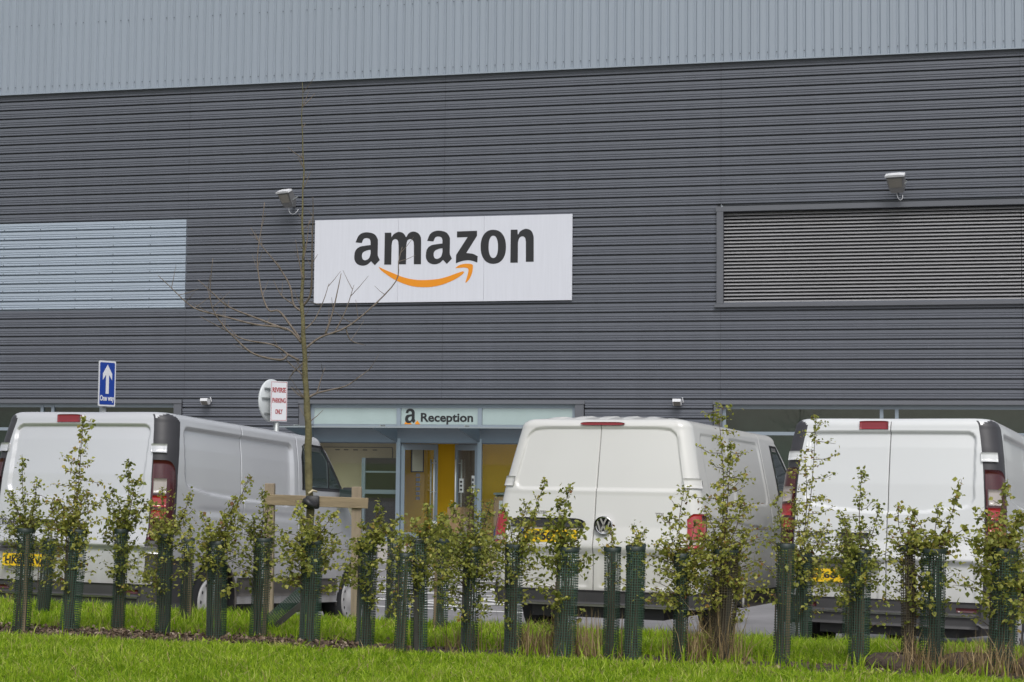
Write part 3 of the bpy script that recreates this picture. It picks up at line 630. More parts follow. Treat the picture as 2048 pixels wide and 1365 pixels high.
# ---------------- things in the reception
def placed(name, u, y, rz, label, cat): return empty(name, WP(u, y, FL), -TH+rz, label, cat)
bx = placed('cardboard_box', .25, .75, .1, 'brown cardboard box on the reception floor under the black chair', 'box')
MB().box(-.27, .27, -.2, .2, 0, .74, c=.006).build('carton', CARD, bx)
MB().box(-.27, .27, -.203, -.2, .5, .55).build('tape', mat("packing_tape", (.40, .27, .15), .3), bx)
ch = placed('office_chair', .34, 1.35, .5, 'black office chair showing above the cardboard box in the doorway', 'chair')
b = MB(); b.box(-.26, .26, .18, .26, .62, 1.02, c=.05); b.build('backrest', BLACK, ch, True)
MB().box(-.27, .27, -.25, .22, .46, .56, c=.04).build('seat', BLACK, ch, True)
MB().tube([(0, 0, .06), (0, 0, .47)], .03, 8).build('stem', STEEL, ch)
b = MB()
for i in range(5):
    t = i*2*math.pi/5; b.tube([(0, 0, .1), (.28*math.cos(t), .28*math.sin(t), .05)], .02, 6)
b.build('base', BLACK, ch)
for s in (-1, 1):
    MB().box(s*.30-.03, s*.30+.03, -.15, .15, .72, .76, c=.01).build('armrest', BLACK, ch)
dsk = placed('reception_desk', 1.55, .9, 0, 'pale desk edge behind the right reception window', 'desk')
MB().box(-.55, .55, -.25, .35, 1.02, 1.06).build('desk_top', ALU, dsk); MB().box(-.5, .5, .1, .12, 0, 1.02).build('modesty_panel', INTD, dsk)
for s in (-1, 1): MB().box(s*.5-.02, s*.5+.02, -.2, .3, 0, 1.02).build('leg', ALU, dsk)
b2 = empty('cardboard_box', WP(1.28, .52, FL), -TH, 'brown cardboard box with a white label below the desk edge', 'box')
MB().box(-.2, .2, -.15, .1, .35, .98, c=.006).build('carton', CARD, b2); MB().box(-.08, .1, -.153, -.15, .72, .9).build('label', PAPER, b2)
MB().box(-.2, .2, -.15, .1, 0, .34, c=.01).build('crate', mat("blue_crate", (.02, .05, .16), .5), b2)

# ---------------- footway and kerb in front of the building
fw = MB()
V = [WP(-40, -4.9, -.355), WP(40, -4.9, -.355), WP(40, .1, FL), WP(-40, .1, FL)]
fw.add(V, [(0, 1, 2, 3)]); o = fw.build('footway', PAVE); tag(o, kind='structure')
kb2 = empty('footway_kerb', WP(0, -4.9, -.46), -TH); tag(kb2, kind='structure')
ks = MB().box(-.455, .455, -.125, -.003, -.2, .108, c=.012).build('kerb_stone', KERB, kb2); ks.location = (-9*.915, 0, 0)
for i in range(-8, 14): inst(ks, 'kerb_stone', kb2, (i*.915, 0, 0))

# white hatching on the tarmac
def mark(name, p, q, w, z=.004):
    p, q = Vector(p), Vector(q); d = (q-p).normalized(); s = Vector((-d.y, d.x, 0))*w/2
    pts = [p-s, q-s, q+s, p+s]
    o = MB().add([(a.x, a.y, float(park_z(dk(a.x, a.y)))+z) for a in pts], [(0, 1, 2, 3)]).build(name, PAINTL); tag(o, kind='structure')
def KP(t, d): return K0+KD*t+KN*d
for i, d in enumerate((7.6, 8.7, 9.9, 11.2, 12.6, 14.2)):
    mark('road_marking', KP(-9.5, d), KP((-.2-.37*d)/.93+.3, d), .11)
for i, (a, b) in enumerate(((7.6, 8.7), (8.7, 9.9), (9.9, 11.2), (11.2, 12.6), (12.6, 14.2))):
    mark('road_marking', KP(-5.4+.3*(i % 2)-.3*i, a), KP(-4.0-.3*i, b), .11, .008)
    mark('road_marking', KP(-5.6, b), KP(-4.0, a), .11, .008)
    mark('road_marking', KP(-7.4, a), KP(-5.8, b), .11, .008)
for d in (16.4, 17.1): mark('road_marking', KP(-12, d), KP(-6.4, d), .12)
for t in (-9.3, -6.55, -1.15): mark('road_marking', KP(t, .3), KP(t, 5.0), .1)
# ------------------------------------------------------------------ vans
def smooth01(a, b, x): return sstep(a, b, x)
class Van:
    """body surface as stacked plan outlines; features are patches on that surface"""
    def __init__(s, kind):
        s.k = kind
        if kind == 'panel':
            s.SZ = 1.07; s.R = .145; s.L = 4.98
            s.wz = ([.28, .40, .62, .95, 1.15, 1.32, 1.5, 1.65, 1.78, 1.86], [.950, .962, .974, .982, .980, .974, .962, .948, .928, .912])
            s.yz = ([.28, .47, .70, .757, .783, .80, .935, 1.0, 1.15, 1.4, 1.7, 1.86], [.0, -.012, -.016, -.016, -.040, -.046, -.004, .0, .006, .02, .062, .10])
            s.fz = ([.28, .5, .8, .98, 1.06, 1.16, 1.30, 1.475, 1.66, 1.817, 1.9], [4.94, 4.98, 4.93, 4.78, 4.42, 4.05, 3.88, 3.71, 3.55, 3.39, 3.20])
            s.zt, s.et, s.ei, s.crown = 1.86, .085, .10, .02
            s.zb = .30
        else:
            s.SZ = 1.0; s.R = .115; s.L = 4.89
            s.wz = ([.25, .40, .62, .86, 1.0, 1.10, 1.24, 1.40, 1.6, 1.75, 1.84], [.925, .938, .952, .957, .953, .943, .918, .888, .846, .814, .793])
            s.yz = ([.25, .45, .70, .745, .80, .83, .98, 1.25, 1.285, 1.5, 1.84], [.0, -.02, -.022, -.03, -.055, -.052, -.01, .022, .022, .06, .125])
            s.fz = ([.25, .5, .8, .98, 1.08, 1.16, 1.30, 1.475, 1.66, 1.80, 1.9], [4.84, 4.89, 4.85, 4.72, 4.42, 4.12, 3.97, 3.78, 3.57, 3.38, 3.20])
            s.zt, s.et, s.ei, s.crown = 1.83, .085, .12, .035
            s.zb = .30
    def w(s, z, y):
        z = np.asarray(z, float); y = np.asarray(y, float)
        return np.interp(z, *s.wz)*(1-.11*sstep(3.4, 5.1, y)-.012*sstep(.9, .0, y))
    def yr(s, z): return np.interp(z, *s.yz)
    def yf(s, z): return np.interp(z, *s.fz)
    def rear_xy(s, x, z):       # crown across the rear face
        hw = s.w(z, 0.)-s.R
        t = x/hw
        return x, s.yr(z)+.035*np.abs(t)**2.4
    def side_y(s, c, z):
        y = np.asarray(c, float); z = np.asarray(z, float)
        y = y+s.yr(z)*(1-sstep(.25, .95, y))
        f = s.yf(z)-.16
        return np.where(c > 2.7, 2.7+(c-2.7)*(f-2.7)/(s.L-.16-2.7), y)
    # surfaces used by patches: return local (unscaled z) points
    def rear(s, x, z):
        x = np.asarray(x, float); z = np.asarray(z, float); X, Y = s.rear_xy(x, z); return np.stack([X+0*z, Y+0*x, z+0*x], -1)
    def side(s, y, z, sg=1):
        y = np.asarray(y, float); z = np.asarray(z, float); return np.stack([sg*s.w(z, y), y+0*z, z+0*y], -1)
    def corner(s, q, z, sg=1):
        """q 0..1 round the rear corner, then straight on along the side for q > 1 (1 unit = .1 m)"""
        q = np.asarray(q, float); z = np.asarray(z, float)
        hw = s.w(z, 0.)-s.R; a = np.clip(q, 0, 1)*math.pi/2
        y0 = s.yr(z)+.035
        x = hw+s.R*np.sin(a); y = y0+s.R*(1-np.cos(a))+np.maximum(q-1, 0)*.1
        x = x+np.minimum(q, 0)*.1
        return np.stack([sg*x, y+0*x, z+0*x], -1)

def roof_wrap(V, pts, zs):
    return pts

def build_van_body(V):
    """dense grid round the body -> vertex grid (rows z, columns) with the pressed panels, plus column tags"""
    pan = V.k == 'panel'
    hw0 = V.w(1.0, 0.)-V.R
    xs = np.linspace(-1, 1, 129)
    e = [.0032, .0065]
    xs = np.unique(np.concatenate([xs[np.abs(xs) > .011], [-e[1], -e[0], e[0], e[1]]]))
    seams = [1.485, 2.62] if pan else [1.30, 2.52]
    cs = np.linspace(V.R+.035, 3.0, 170)
    for q in seams: cs = cs[np.abs(cs-q) > .012]
    cs = np.unique(np.concatenate([cs]+[[q-.0065, q-.003, q+.003, q+.0065] for q in seams]+[np.linspace(3.02, V.L-.16, 60)]))
    arc = np.linspace(0, 1, 13)[1:-1]
    front = np.linspace(-1, 1, 25)
    zs = np.unique(np.concatenate([np.linspace(V.zb, V.zt, 128), [.47, .535, 1.0]])) 
    ne = 9; nr = 14
    rows = []
    for z in zs: rows.append((z, 0.0, 0.0))
    for i in range(1, ne+1):
        a = i/ne*math.pi/2; rows.append((V.zt+V.et*math.sin(a), V.ei*(1-math.cos(a)), 0.0))
    for i in range(1, nr+1): rows.append((V.zt+V.et+V.crown*(1-(1-i/nr)**2), V.ei, i/nr))
    Z = np.array([r[0] for r in rows]); inset = np.array([r[1] for r in rows]); k = np.array([r[2] for r in rows])
    Zc = np.minimum(Z, V.zt)
    cols = []       # (x, y, tag, par)
    tags = []; par = []
    Xc = []; Yc = []
    for x in xs:
        hw = V.w(Zc, 0.)-V.R; Xc.append(x*hw); Yc.append(V.yr(Zc)+.035*abs(x)**2.4); tags.append('R'); par.append(x*hw0)
    def add_side(sg):
        Lc = []
        for q in arc:
            p = V.corner(np.full_like(Zc, q), Zc, sg); Lc.append((p[:, 0], p[:, 1], 'C', q))
        for c in cs:
            y = V.side_y(np.full_like(Zc, c), Zc); Lc.append((sg*V.w(Zc, y), y, 'S', c))
        for q in arc:
            f = V.yf(Zc); ww = V.w(Zc, f-.16)
            Lc.append((sg*(ww-.16+.16*np.cos(q*math.pi/2)), f-.16+.16*np.sin(q*math.pi/2), 'F', q))
        return Lc
    Rr = add_side(1)
    for p in Rr: Xc.append(p[0]); Yc.append(p[1]); tags.append(p[2]+'+'); par.append(p[3])
    for t in front[::-1][0:]:
        f = V.yf(Zc); ww = V.w(Zc, f-.16)-.16
        Xc.append(t*ww); Yc.append(f+.05*(1-t*t)); tags.append('N'); par.append(t)
    for p in add_side(-1)[::-1]: Xc.append(p[0]); Yc.append(p[1]); tags.append(p[2]+'-'); par.append(p[3])
    X = np.array(Xc).T.copy(); Y = np.array(Yc).T.copy(); ZZ = np.repeat(Z[:, None], X.shape[1], 1)
    tags = np.array(tags); par = np.array(par)
    # roof edge rounding: move towards the spine
    top = inset > 0
    Xi = X[top]; Yi = Y[top]
    cx = np.zeros_like(Xi); cy = np.clip(Yi, .62, 2.75)
    d = np.sqrt((Xi-cx)**2+(Yi-cy)**2)+1e-9
    fct = (d-inset[top][:, None])/d*(1-k[top][:, None])
    X[top] = cx+(Xi-cx)*fct; Y[top] = cy+(Yi-cy)*fct
    if not pan:
        r_ = (k > 0)
        w_ = sstep(0, .12, k)[:, None]*(1-sstep(.97, 1, k))[:, None]
        ZZ += np.where(r_[:, None],   .010*w_*sstep(.15, .6, np.cos(2*math.pi*X/.215+.8)), 0)
    # pressed relief
    isR = tags == 'R'; Sp = tags == 'S+'; Sm = tags == 'S-'
    z2 = ZZ
    def rr(dx, dz, r):      # rounded-rect inside distance (>0 inside)
        a = np.minimum(dx, r)-r; b = np.minimum(dz, r)-r
        return np.where((dx < r) & (dz < r), r-np.sqrt(a*a+b*b), np.minimum(dx, dz))
    dep = np.zeros_like(X)
    if pan:
        xr = np.abs(X); zlo = 1.165+.07*(xr/.74)**2
        ins = rr(.735-xr, np.minimum((1.828-z2), (z2-zlo)), .07)
        dep += np.where(isR[None, :], .030*sstep(-.002, .008, ins), 0)
        ins = rr(np.minimum(xr-.07, .75-xr), np.minimum(.782-z2, z2-.40), .03)
        dep += np.where(isR[None, :], .012*sstep(-.004, .006, ins), 0)
        ys = Y; zl = 1.31-.085*sstep(.3, 1.4, ys)+.0*ys
        zl = np.interp(ys, [.36, .43, .86, 1.5, 2.33, 2.45], [1.36, 1.318, 1.262, 1.24, 1.222, 1.25])
        ins = rr(np.minimum(ys-.40, 2.515-ys), np.minimum(1.832-z2, z2-zl), .075)
        dep += np.where((Sp | Sm)[None, :], .034*sstep(-.004, .020, ins), 0)
        ins = np.minimum(z2-1.03, 1.17-z2)
        dep += np.where((Sp | Sm)[None, :], .010*np.exp(-((z2-1.12)/.035)**2)*sstep(.5, .8, ys)*(1-sstep(3.2, 3.5, ys)), 0)
    else:
        xr = np.abs(X); xe = np.interp(z2, [1.3, 1.86], [.775, .672])
        ins = rr(xe-xr, np.minimum(1.842-.10*(xr/.75)**4*.3-z2, z2-1.298), .085)
        dep += np.where(isR[None, :], .017*sstep(-.004, .009, ins), 0)
        ins = rr(np.minimum(xr-.05, .70-xr)*1.0, np.minimum(.748-z2, z2-.47), .02)
        dep += np.where(isR[None, :], .006*sstep(-.004, .006, ins), 0)
        ys = Y; zl = 1.092-.048*ys
        dep += np.where((Sp | Sm)[None, :], .010*sstep(.003, -.003, z2-zl)*sstep(zl-.45, zl-.05, z2)*sstep(.1, .2, ys), 0)
        ins = rr(np.minimum(ys-.42, 1.26-ys), np.minimum(1.80-z2, z2-1.20), .09)
        dep += np.where((Sp | Sm)[None, :], .010*sstep(-.006, .012, ins), 0)
        ins = rr(np.minimum(ys-1.36, 2.45-ys), np.minimum(1.80-z2, z2-1.20), .09)
        dep += np.where((Sp | Sm)[None, :], .010*sstep(-.006, .012, ins), 0)
    # shut lines
    zok = (z2 > .36) & (z2 < V.zt+.045)
    dep += np.where((isR & (np.abs(par) < .004*hw0*1.2))[None, :] & zok, .016, 0)
    for q in seams:
        dep += np.where(((Sp | Sm) & (np.abs(par-q) < .004))[None, :] & zok & (z2 > .54), .010, 0)
    nx = np.zeros_like(X); ny = np.zeros_like(X)
    ny[:, isR] = 1; nx[:, Sp] = -1; nx[:, Sm] = 1
    X += nx*dep; Y += ny*dep
    return dict(X=X, Y=Y, Z=ZZ*V.SZ, tags=tags, par=par, seams=seams, hw0=hw0, k=k, inset=inset, Zraw=Z)

def van_faces(G):
    nr_, nc = G['X'].shape
    r, c = np.meshgrid(np.arange(nr_-1), np.arange(nc), indexing='ij')
    c2 = (c+1) % nc
    F = np.stack([r*nc+c, r*nc+c2, (r+1)*nc+c2, (r+1)*nc+c], -1)
    return F, r, c, c2

def sub_mesh(name, Vv, F, mask, mats, parent, mi=None):
    f = F[mask]; u, inv = np.unique(f, return_inverse=True)
    return np_mesh(name, Vv[u], inv.reshape(f.shape), mats, parent, True, None, mi)

def patch(V, surf, us, zlo, zhi, nz, off, m, name, parent, thick=.02, bulge=0.0, **kw):
    """proud panel over (u, z) of a body surface, with a skirt going back in"""
    us = np.asarray(us, float); n = len(us)
    lo = np.array([zlo(u) if callable(zlo) else zlo for u in us]); hi = np.array([zhi(u) if callable(zhi) else zhi for u in us])
    t = np.linspace(0, 1, nz)
    U = np.repeat(us[None, :], nz, 0); Zg = lo[None, :]+(hi-lo)[None, :]*t[:, None]
    P0 = surf(U, Zg, **kw); eu, ez = 1e-3, 1e-3
    du = surf(U+eu, Zg, **kw)-surf(U-eu, Zg, **kw); dz = surf(U, Zg+ez, **kw)-surf(U, Zg-ez, **kw)
    N_ = np.cross(du, dz); N_ /= np.linalg.norm(N_, axis=-1, keepdims=True)+1e-12
    ref = P0-np.array([0, 2.4, 1.0]); sgn = np.sign((N_*ref).sum(-1, keepdims=True)); N_ *= sgn
    b = off+bulge*(np.sin(np.linspace(0, math.pi, n))[None, :]*np.sin(np.linspace(0, math.pi, nz))[:, None])
    T = P0+N_*b[..., None]; Bk = P0+N_*(off-thick)
    Vv = np.concatenate([T.reshape(-1, 3), Bk.reshape(-1, 3)]); Vv[:, 2] *= V.SZ
    F = []
    for i in range(nz-1):
        for j in range(n-1): F.append((i*n+j, i*n+j+1, (i+1)*n+j+1, (i+1)*n+j))
    o = n*nz
    edge = [j for j in range(n)]+[i*n+n-1 for i in range(1, nz)]+[(nz-1)*n+j for j in range(n-2, -1, -1)]+[i*n for i in range(nz-2, 0, -1)]
    for i in range(len(edge)):
        a, b2 = edge[i], edge[(i+1) % len(edge)]; F.append((a, b2, b2+o, a+o))
    return np_mesh(name, Vv, F, m, parent, False)

DIRT = (.30, .27, .22)
PAINT_A = mat("white_van_paint", (.60, .612, .62), .32, coat=.55, noise=.015, nscale=1.5, dirt=(DIRT, .35, 1.15, .75))
PAINT_B = mat("warm_white_van_paint", (.575, .572, .552), .32, coat=.55, noise=.015, nscale=1.5, dirt=(DIRT, .3, 1.0, .65))
GAP = mat("shut_line_black", (.01, .01, .01), .9)
TRIM = mat("dark_grey_trim", (.038, .037, .042), .5, noise=.1, nscale=6)
BUMP = mat("bumper_plastic", (.042, .041, .043), .55, noise=.2, nscale=4)
SILL = mat("dirty_sill_plastic", (.075, .068, .062), .7, noise=.25, nscale=5)
CABGL = mat("cab_glass", (.022, .036, .034), .04, coat=.6)
LRED = mat("lens_red", (.30, .008, .010), .12, coat=.7)
LDRK = mat("lens_dark_red", (.055, .006, .009), .2, coat=.4)
LCLR = mat("lens_clear", (.36, .32, .30), .15, coat=.7)
LORG = mat("lens_orange_red", (.30, .022, .008), .15, coat=.7)
BRK = mat("high_brake_lens", (.22, .008, .016), .2, coat=.6)
PLATE = mat("number_plate_yellow", (.74, .48, .01), .35)
CHROME = mat("chrome", (.7, .7, .72), .12, metal=1)
RIM = mat("silver_wheel_cover", (.52, .51, .50), .38, metal=.25, noise=.1, nscale=10)

def wheel(parent, x, y, z, sg, R=.345):
    w = empty('wheel', (x, y, z)); w.parent = parent; w.rotation_euler = (0, 0, 0 if sg > 0 else math.pi)
    rr_ = .225
    MB().lathe([(rr_, -.17), (R-.02, -.18), (R, -.15), (R, -.02), (R-.012, .0), (R-.05, .014), (rr_+.02, .012), (rr_, -.002)], 44, 'x').build('tyre', RUBBER, w, True)
    r = MB(); r.lathe([(rr_, -.02), (rr_-.006, .006), (rr_-.03, .012), (rr_-.07, .003), (.11, .014), (.075, .03), (.0, .034)], 44, 'x')
    r.build('rim', RIM, w, True)
    h = MB()
    for i in range(12):
        t = i*2*math.pi/12; h.lathe([(.0, .0115), (.017, .0115), (.017, .008)], 8, 'x', (0, .18*math.cos(t), .18*math.sin(t)))
    h.build('rim_hole', BLACK, w)
    return w

def mk_text(body, width, height, m, parent, cx, y, z, name='lettering', bold=.004):
    o = text(name, body, .1, m, parent, cx, 0, 0, ext=.0006, bold=bold, width=width)
    zz = [v.co.z for v in o.data.vertices]; k = height/(max(zz)-min(zz)); z0_ = min(zz)
    for v in o.data.vertices: v.co.z = z+(v.co.z-z0_)*k; v.co.y += y
    return o

def make_van(kind, name, label, plate_txt, group):
    V = Van(kind); pan = kind == 'panel'; SZ = V.SZ
    PAINT = PAINT_A if pan else PAINT_B
    van = empty(name, (0, 0, 0), 0, label, 'van', group)
    G = build_van_body(V)
    Vv = np.stack([G['X'], G['Y'], G['Z']], -1).reshape(-1, 3)
    F, r, c, c2 = van_faces(G)
    tg = G['tags']; pr = G['par']
    zc = (G['Zraw'][r]+G['Zraw'][np.minimum(r+1, len(G['Zraw'])-1)])/2
    Yc = (G['Y'][r, c]+G['Y'][r+1, c2])/2; Xc = (G['X'][r, c]+G['X'][r+1, c2])/2
    ta, tb = tg[c], tg[c2]
    isR = (ta == 'R') & (tb == 'R')
    isS = np.char.startswith(ta, 'S') & np.char.startswith(tb, 'S')
    isC = (np.char.startswith(ta, 'C') | np.char.startswith(tb, 'C'))
    sidep = np.char.endswith(ta, '+') | np.char.endswith(tb, '+')
    hubs = [(.99, .345), (4.085, .345)] if pan else [(.98, .34), (3.99, .34)]
    hole = np.zeros_like(isR)
    for hy, hz in hubs:
        hole |= isS & (((Yc-hy)**2+(zc*SZ-hz)**2) < .425**2)
    seamR = isR & (np.abs((pr[c]+pr[c2])/2) < .0025) & (zc > .40) & (zc < V.zt+.05)
    seamS = np.zeros_like(isR)
    for q in G['seams']: seamS |= isS & (np.abs((pr[c]+pr[c2])/2-q) < .0025) & (zc > .54) & (zc < V.zt)
    door = isR & (zc > .46) & (G['inset'][r] < .06) & ~seamR
    trim = np.zeros_like(isR)
    if pan:
        qc = np.where(np.char.startswith(ta, 'S') & np.char.startswith(tb, 'S'), 9, 0)
        trim = (isC & (Yc < 2)) | (isS & (np.maximum(pr[c], pr[c2]) < .262) & (Yc < 1))
        # rounded head of the trim
        qq = np.where(isC, pr[c], 1.0+(pr[c]-.18)/.23)       # 0..1.4 across the trim, whose head is rounded
        trim &= (zc > .50) & (zc < V.zt-.055+.125*np.sqrt(np.clip(1-((qq-.62)/.72)**2, 0, 1)))
    sdoor = isS & (pr[c] > G['seams'][0]-.001) & (pr[c2] > G['seams'][0]-.001) & (pr[c] < G['seams'][1]+.001) & (pr[c2] < G['seams'][1]+.001) & (zc > .535) & (zc < V.zt) & ~seamS
    glassF = ((ta == 'N') & (tb == 'N')) & (zc > 1.2) & (zc < 1.8)
    used = hole.copy()
    for dn, msk in (('rear_door', door & (Xc < 0)), ('rear_door', door & (Xc > 0)), ('side_door', sdoor & sidep), ('side_door', sdoor & ~sidep),
                    ('pillar_trim', trim & (Xc < 0)), ('pillar_trim', trim & (Xc > 0)), ('windscreen', glassF), ('shut_line', seamR | seamS)):
        msk = msk & ~used
        if not msk.any(): continue
        used |= msk
        mm = PAINT if 'door' in dn else TRIM if dn == 'pillar_trim' else CABGL if dn == 'windscreen' else GAP
        o = sub_mesh(dn, Vv, F, msk, mm, van)
        if dn == 'shut_line': tag(o, kind='stuff')
        if dn == 'rear_door' and 'dl' not in locals(): dl = o
        elif dn == 'rear_door': dr = o
    sub_mesh('body', Vv, F, ~used, PAINT, van)
    R_ = lambda x, z: V.rear(x, z)
    # floor pan, dark underside
    ub = MB(); ub.box(-.86, .86, .12, 4.7, .30*SZ, .42*SZ); ub.box(-.60, .60, .1, 4.4, .20, .30*SZ)
    ub.tube([(-.45, .12, .26), (-.45, .75, .25)], .075, 10); ub.tube([(-.75, hubs[0][0], .33), (.75, hubs[0][0], .33)], .05, 8)
    ub.build('underbody', BLACK, van)
    for hy, hz in hubs:
        for s in (-1, 1):
            a = MB(); n = 24; Vt = []
            for x in (s*(V.w(.6, hy)-.004), s*.45):
                for i in range(n+1):
                    t = math.pi*1.08*i/n-.04*math.pi; Vt.append((x, hy+.43*math.cos(t), hz+.43*math.sin(t)))
            a.add(Vt, [(i, i+1, i+n+2, i+n+1) for i in range(n)]); a.build('wheel_arch', BLACK, van, True)
            a = MB(); a.tube([(s*(V.w(.6, hy)-.0), hy+.425*math.cos(math.pi*1.1*i/n-.05*math.pi), hz+.425*math.sin(math.pi*1.1*i/n-.05*math.pi)) for i in range(n+1)], .012, 6)
            a.build('arch_lip', SILL if pan else PAINT, van, True)
            wheel(van, s*(V.w(.6, hy)-.035), hy, hz, s)
    cn = lambda sg: dict(sg=sg)
    if pan:
        # bumper: centre bar, corners rising at the sides, lower step
        patch(V, V.rear, np.linspace(-.80, .80, 30), .368, .472, 6, .030, BUMP, 'bumper', van, .10)
        patch(V, V.rear, np.linspace(-.78, .78, 20), .262, .352, 4, .012, BUMP, 'bumper_step', van, .12)
        for s in (-1, 1):
            patch(V, V.corner, np.linspace(-.35, 5.0, 26), lambda q: .275 if q > 0 else .30, lambda q: .472+.02*sstep(.2, .6, q)+.20*sstep(.55, 1.6, q), 8, .026, BUMP, 'bumper_corner', van, .08, sg=s)
            patch(V, V.rear, s*np.linspace(.60, .78, 6), .395, .430, 3, .033, LDRK, 'reflector', van, .01)
            patch(V, V.side, np.linspace(1.43, 3.60, 30), .372, .538, 6, .010, SILL, 'sill_panel', van, .05, sg=s)
            patch(V, V.side, np.linspace(1.45, 3.55, 10), .312, .366, 3, -.010, mat("sill_step", (.16, .15, .14), .6), 'sill_step', van, .05, sg=s)
            # tail lamp
            hi = lambda q: 1.525-.20*max(0., (q-.55)/.75)**2.2
            ql = np.linspace(.06, 1.25, 16)
            tl = patch(V, V.corner, ql, .845, hi, 16, .010, LDRK, 'tail_light', van, .03, bulge=.012, sg=s)
            patch(V, V.corner, np.linspace(.15, .60, 8), 1.240, 1.366, 5, .0245, LCLR, 'lens', tl, .01, sg=s)
            patch(V, V.corner, np.linspace(.13, .62, 8), 1.125, 1.222, 5, .0235, LRED, 'lens', tl, .01, sg=s)
            patch(V, V.corner, np.linspace(.13, .62, 8), 1.03, 1.10, 5, .0235, LORG, 'lens', tl, .01, sg=s)
            patch(V, V.corner, np.linspace(.13, .66, 8), .875, 1.0, 5, .0205, LDRK, 'lens', tl, .01, sg=s)
            # hinge covers
            patch(V, V.corner, np.linspace(-.08, .55, 8), 1.588, 1.662, 4, .020, PAINT, 'hinge_cover', van, .02, sg=s)
            patch(V, V.corner, np.linspace(-.08, .55, 8), .73, .79, 4, .020, PAINT, 'hinge_cover', van, .02, sg=s)
            # cab side window
            g = patch(V, V.side, np.concatenate([np.linspace(2.70, 3.20, 14), np.linspace(3.22, 3.66, 16)]), lambda y: 1.395+.02*(y-2.74), lambda y: 1.855-max(0, y-3.2)*.93 if y > 3.2 else 1.855-.05*max(0, (2.80-y)/.06)**2, 8, .003, BLACK, 'window_surround', van, .02, sg=s)
            patch(V, V.side, np.concatenate([np.linspace(2.735, 3.19, 12), np.linspace(3.2, 3.28, 4)]), lambda y: 1.425+.02*(y-2.74), lambda y: 1.83-max(0, y-3.17)*.93, 7, .006, CABGL, 'side_window', van, .004, sg=s)
            patch(V, V.side, np.linspace(3.31, 3.60, 10), lambda y: 1.425+.02*(y-2.74), lambda y: 1.83-max(0, y-3.17)*.93, 7, .006, CABGL, 'quarter_window', van, .004, sg=s)
            # mirror
            mr = MB()
            for i, (hx, hz_, yy) in enumerate(((.05, .06, -.07), (.095, .14, -.05), (.10, .15, .02), (.07, .11, .08), (.02, .03, .11))):
                pass
            mb = MB().box(s*1.10-.115, s*1.10+.115, 3.50, 3.66, 1.26*SZ, 1.46*SZ, c=.045); mo = mb.build('mirror', BLACK, van, True)
            MB().tube([(s*.90, 3.68, 1.30*SZ), (s*1.06, 3.60, 1.30*SZ)], .035, 8).build('mirror_arm', BLACK, mo)
            MB().box(s*1.10-.09, s*1.10+.09, 3.485, 3.499, 1.285*SZ, 1.44*SZ).build('mirror_glass', CABGL, mo)
        # high brake lamp on the left door
        patch(V, V.rear, np.linspace(-.272, -.018, 12), lambda x: 1.848, lambda x: 1.918-.004*abs((x+.145)/.127)**6, 6, .012, BRK, 'brake_light', van, .04)
        # handle in its cup
        hc = patch(V, V.rear, np.linspace(-.475, -.135, 20), .905, lambda x: 1.022-.01*abs((x+.305)/.17)**6, 8, .004, PAINT, 'handle_cup', dl, .02, bulge=.020)
        patch(V, V.rear, np.linspace(-.43, -.15, 10), .955, .995, 4, .032, BLACK, 'handle', dl, .03)
        # dark lamp bar over the plate
        patch(V, V.rear, np.linspace(-.765, -.055, 24), lambda x: .715+.0*x, lambda x: .776-.02*abs((x+.41)/.355)**8, 5, .034, BUMP, 'plate_lamp_bar', dl, .06)
        py = float(V.yr(.64))
        pl = MB().box(-.69, -.17, py-.016, py+.02, .590*SZ, .697*SZ).build('number_plate', PLATE, van)
        mk_text(plate_txt, .46, .076, SIGNK, pl, -.43, py-.017, .606*SZ)
        for t, x, z, w, h in (('TRAFIC', -.655, .945, .31, .052), ('BUSINESS', -.60, .905, .20, .022)):
            yy = float(V.yr(z))+.02
            mk_text(t, w, h*SZ, TRIM, dl, x, yy-.012, z*SZ, 'badge', bold=.003)
    else:
        patch(V, V.rear, np.linspace(-.83, .83, 30), .325, .440, 6, .035, BUMP, 'bumper', van, .12)
        for s in (-1, 1):
            patch(V, V.corner, np.linspace(-.3, 5.2, 26), .31, lambda q: .44+.15*sstep(.7, 2.2, q), 8, .032, BUMP, 'bumper_corner', van, .08, sg=s)
            patch(V, V.side, np.linspace(1.45, 3.5, 20), .26, .41, 5, .004, SILL, 'sill_panel', van, .05, sg=s)
            tl = patch(V, V.corner, np.linspace(-.05, 1.15, 16), .815, lambda q: 1.105-.05*sstep(.3, -.1, q), 12, .008, LRED, 'tail_light', van, .03, bulge=.012, sg=s)
            patch(V, V.corner, np.linspace(.0, .62, 8), .845, .885, 4, .0155, LCLR, 'lens', tl, .01, sg=s)
            patch(V, V.corner, np.linspace(.66, 1.12, 8), .83, 1.09, 6, .0145, LDRK, 'lens', tl, .01, sg=s)
            patch(V, V.corner, np.linspace(.02, .98, 8), 1.318, 1.402, 4, .016, PAINT, 'hinge_cover', van, .02, sg=s)
            patch(V, V.corner, np.linspace(1.0, 1.16, 3), 1.335, 1.385, 3, .015, BLACK, 'hinge', van, .02, sg=s)
            patch(V, V.side, np.concatenate([np.linspace(2.93, 3.20, 10), np.linspace(3.22, 3.72, 16)]), lambda y: 1.30, lambda y: 1.80-max(0, y-3.2)*.86 if y > 3.2 else 1.80, 8, .003, BLACK, 'window_surround', van, .02, sg=s)
            patch(V, V.side, np.concatenate([np.linspace(2.96, 3.20, 10), np.linspace(3.22, 3.66, 14)]), lambda y: 1.33, lambda y: 1.775-max(0, y-3.17)*.86, 7, .006, CABGL, 'side_window', van, .004, sg=s)
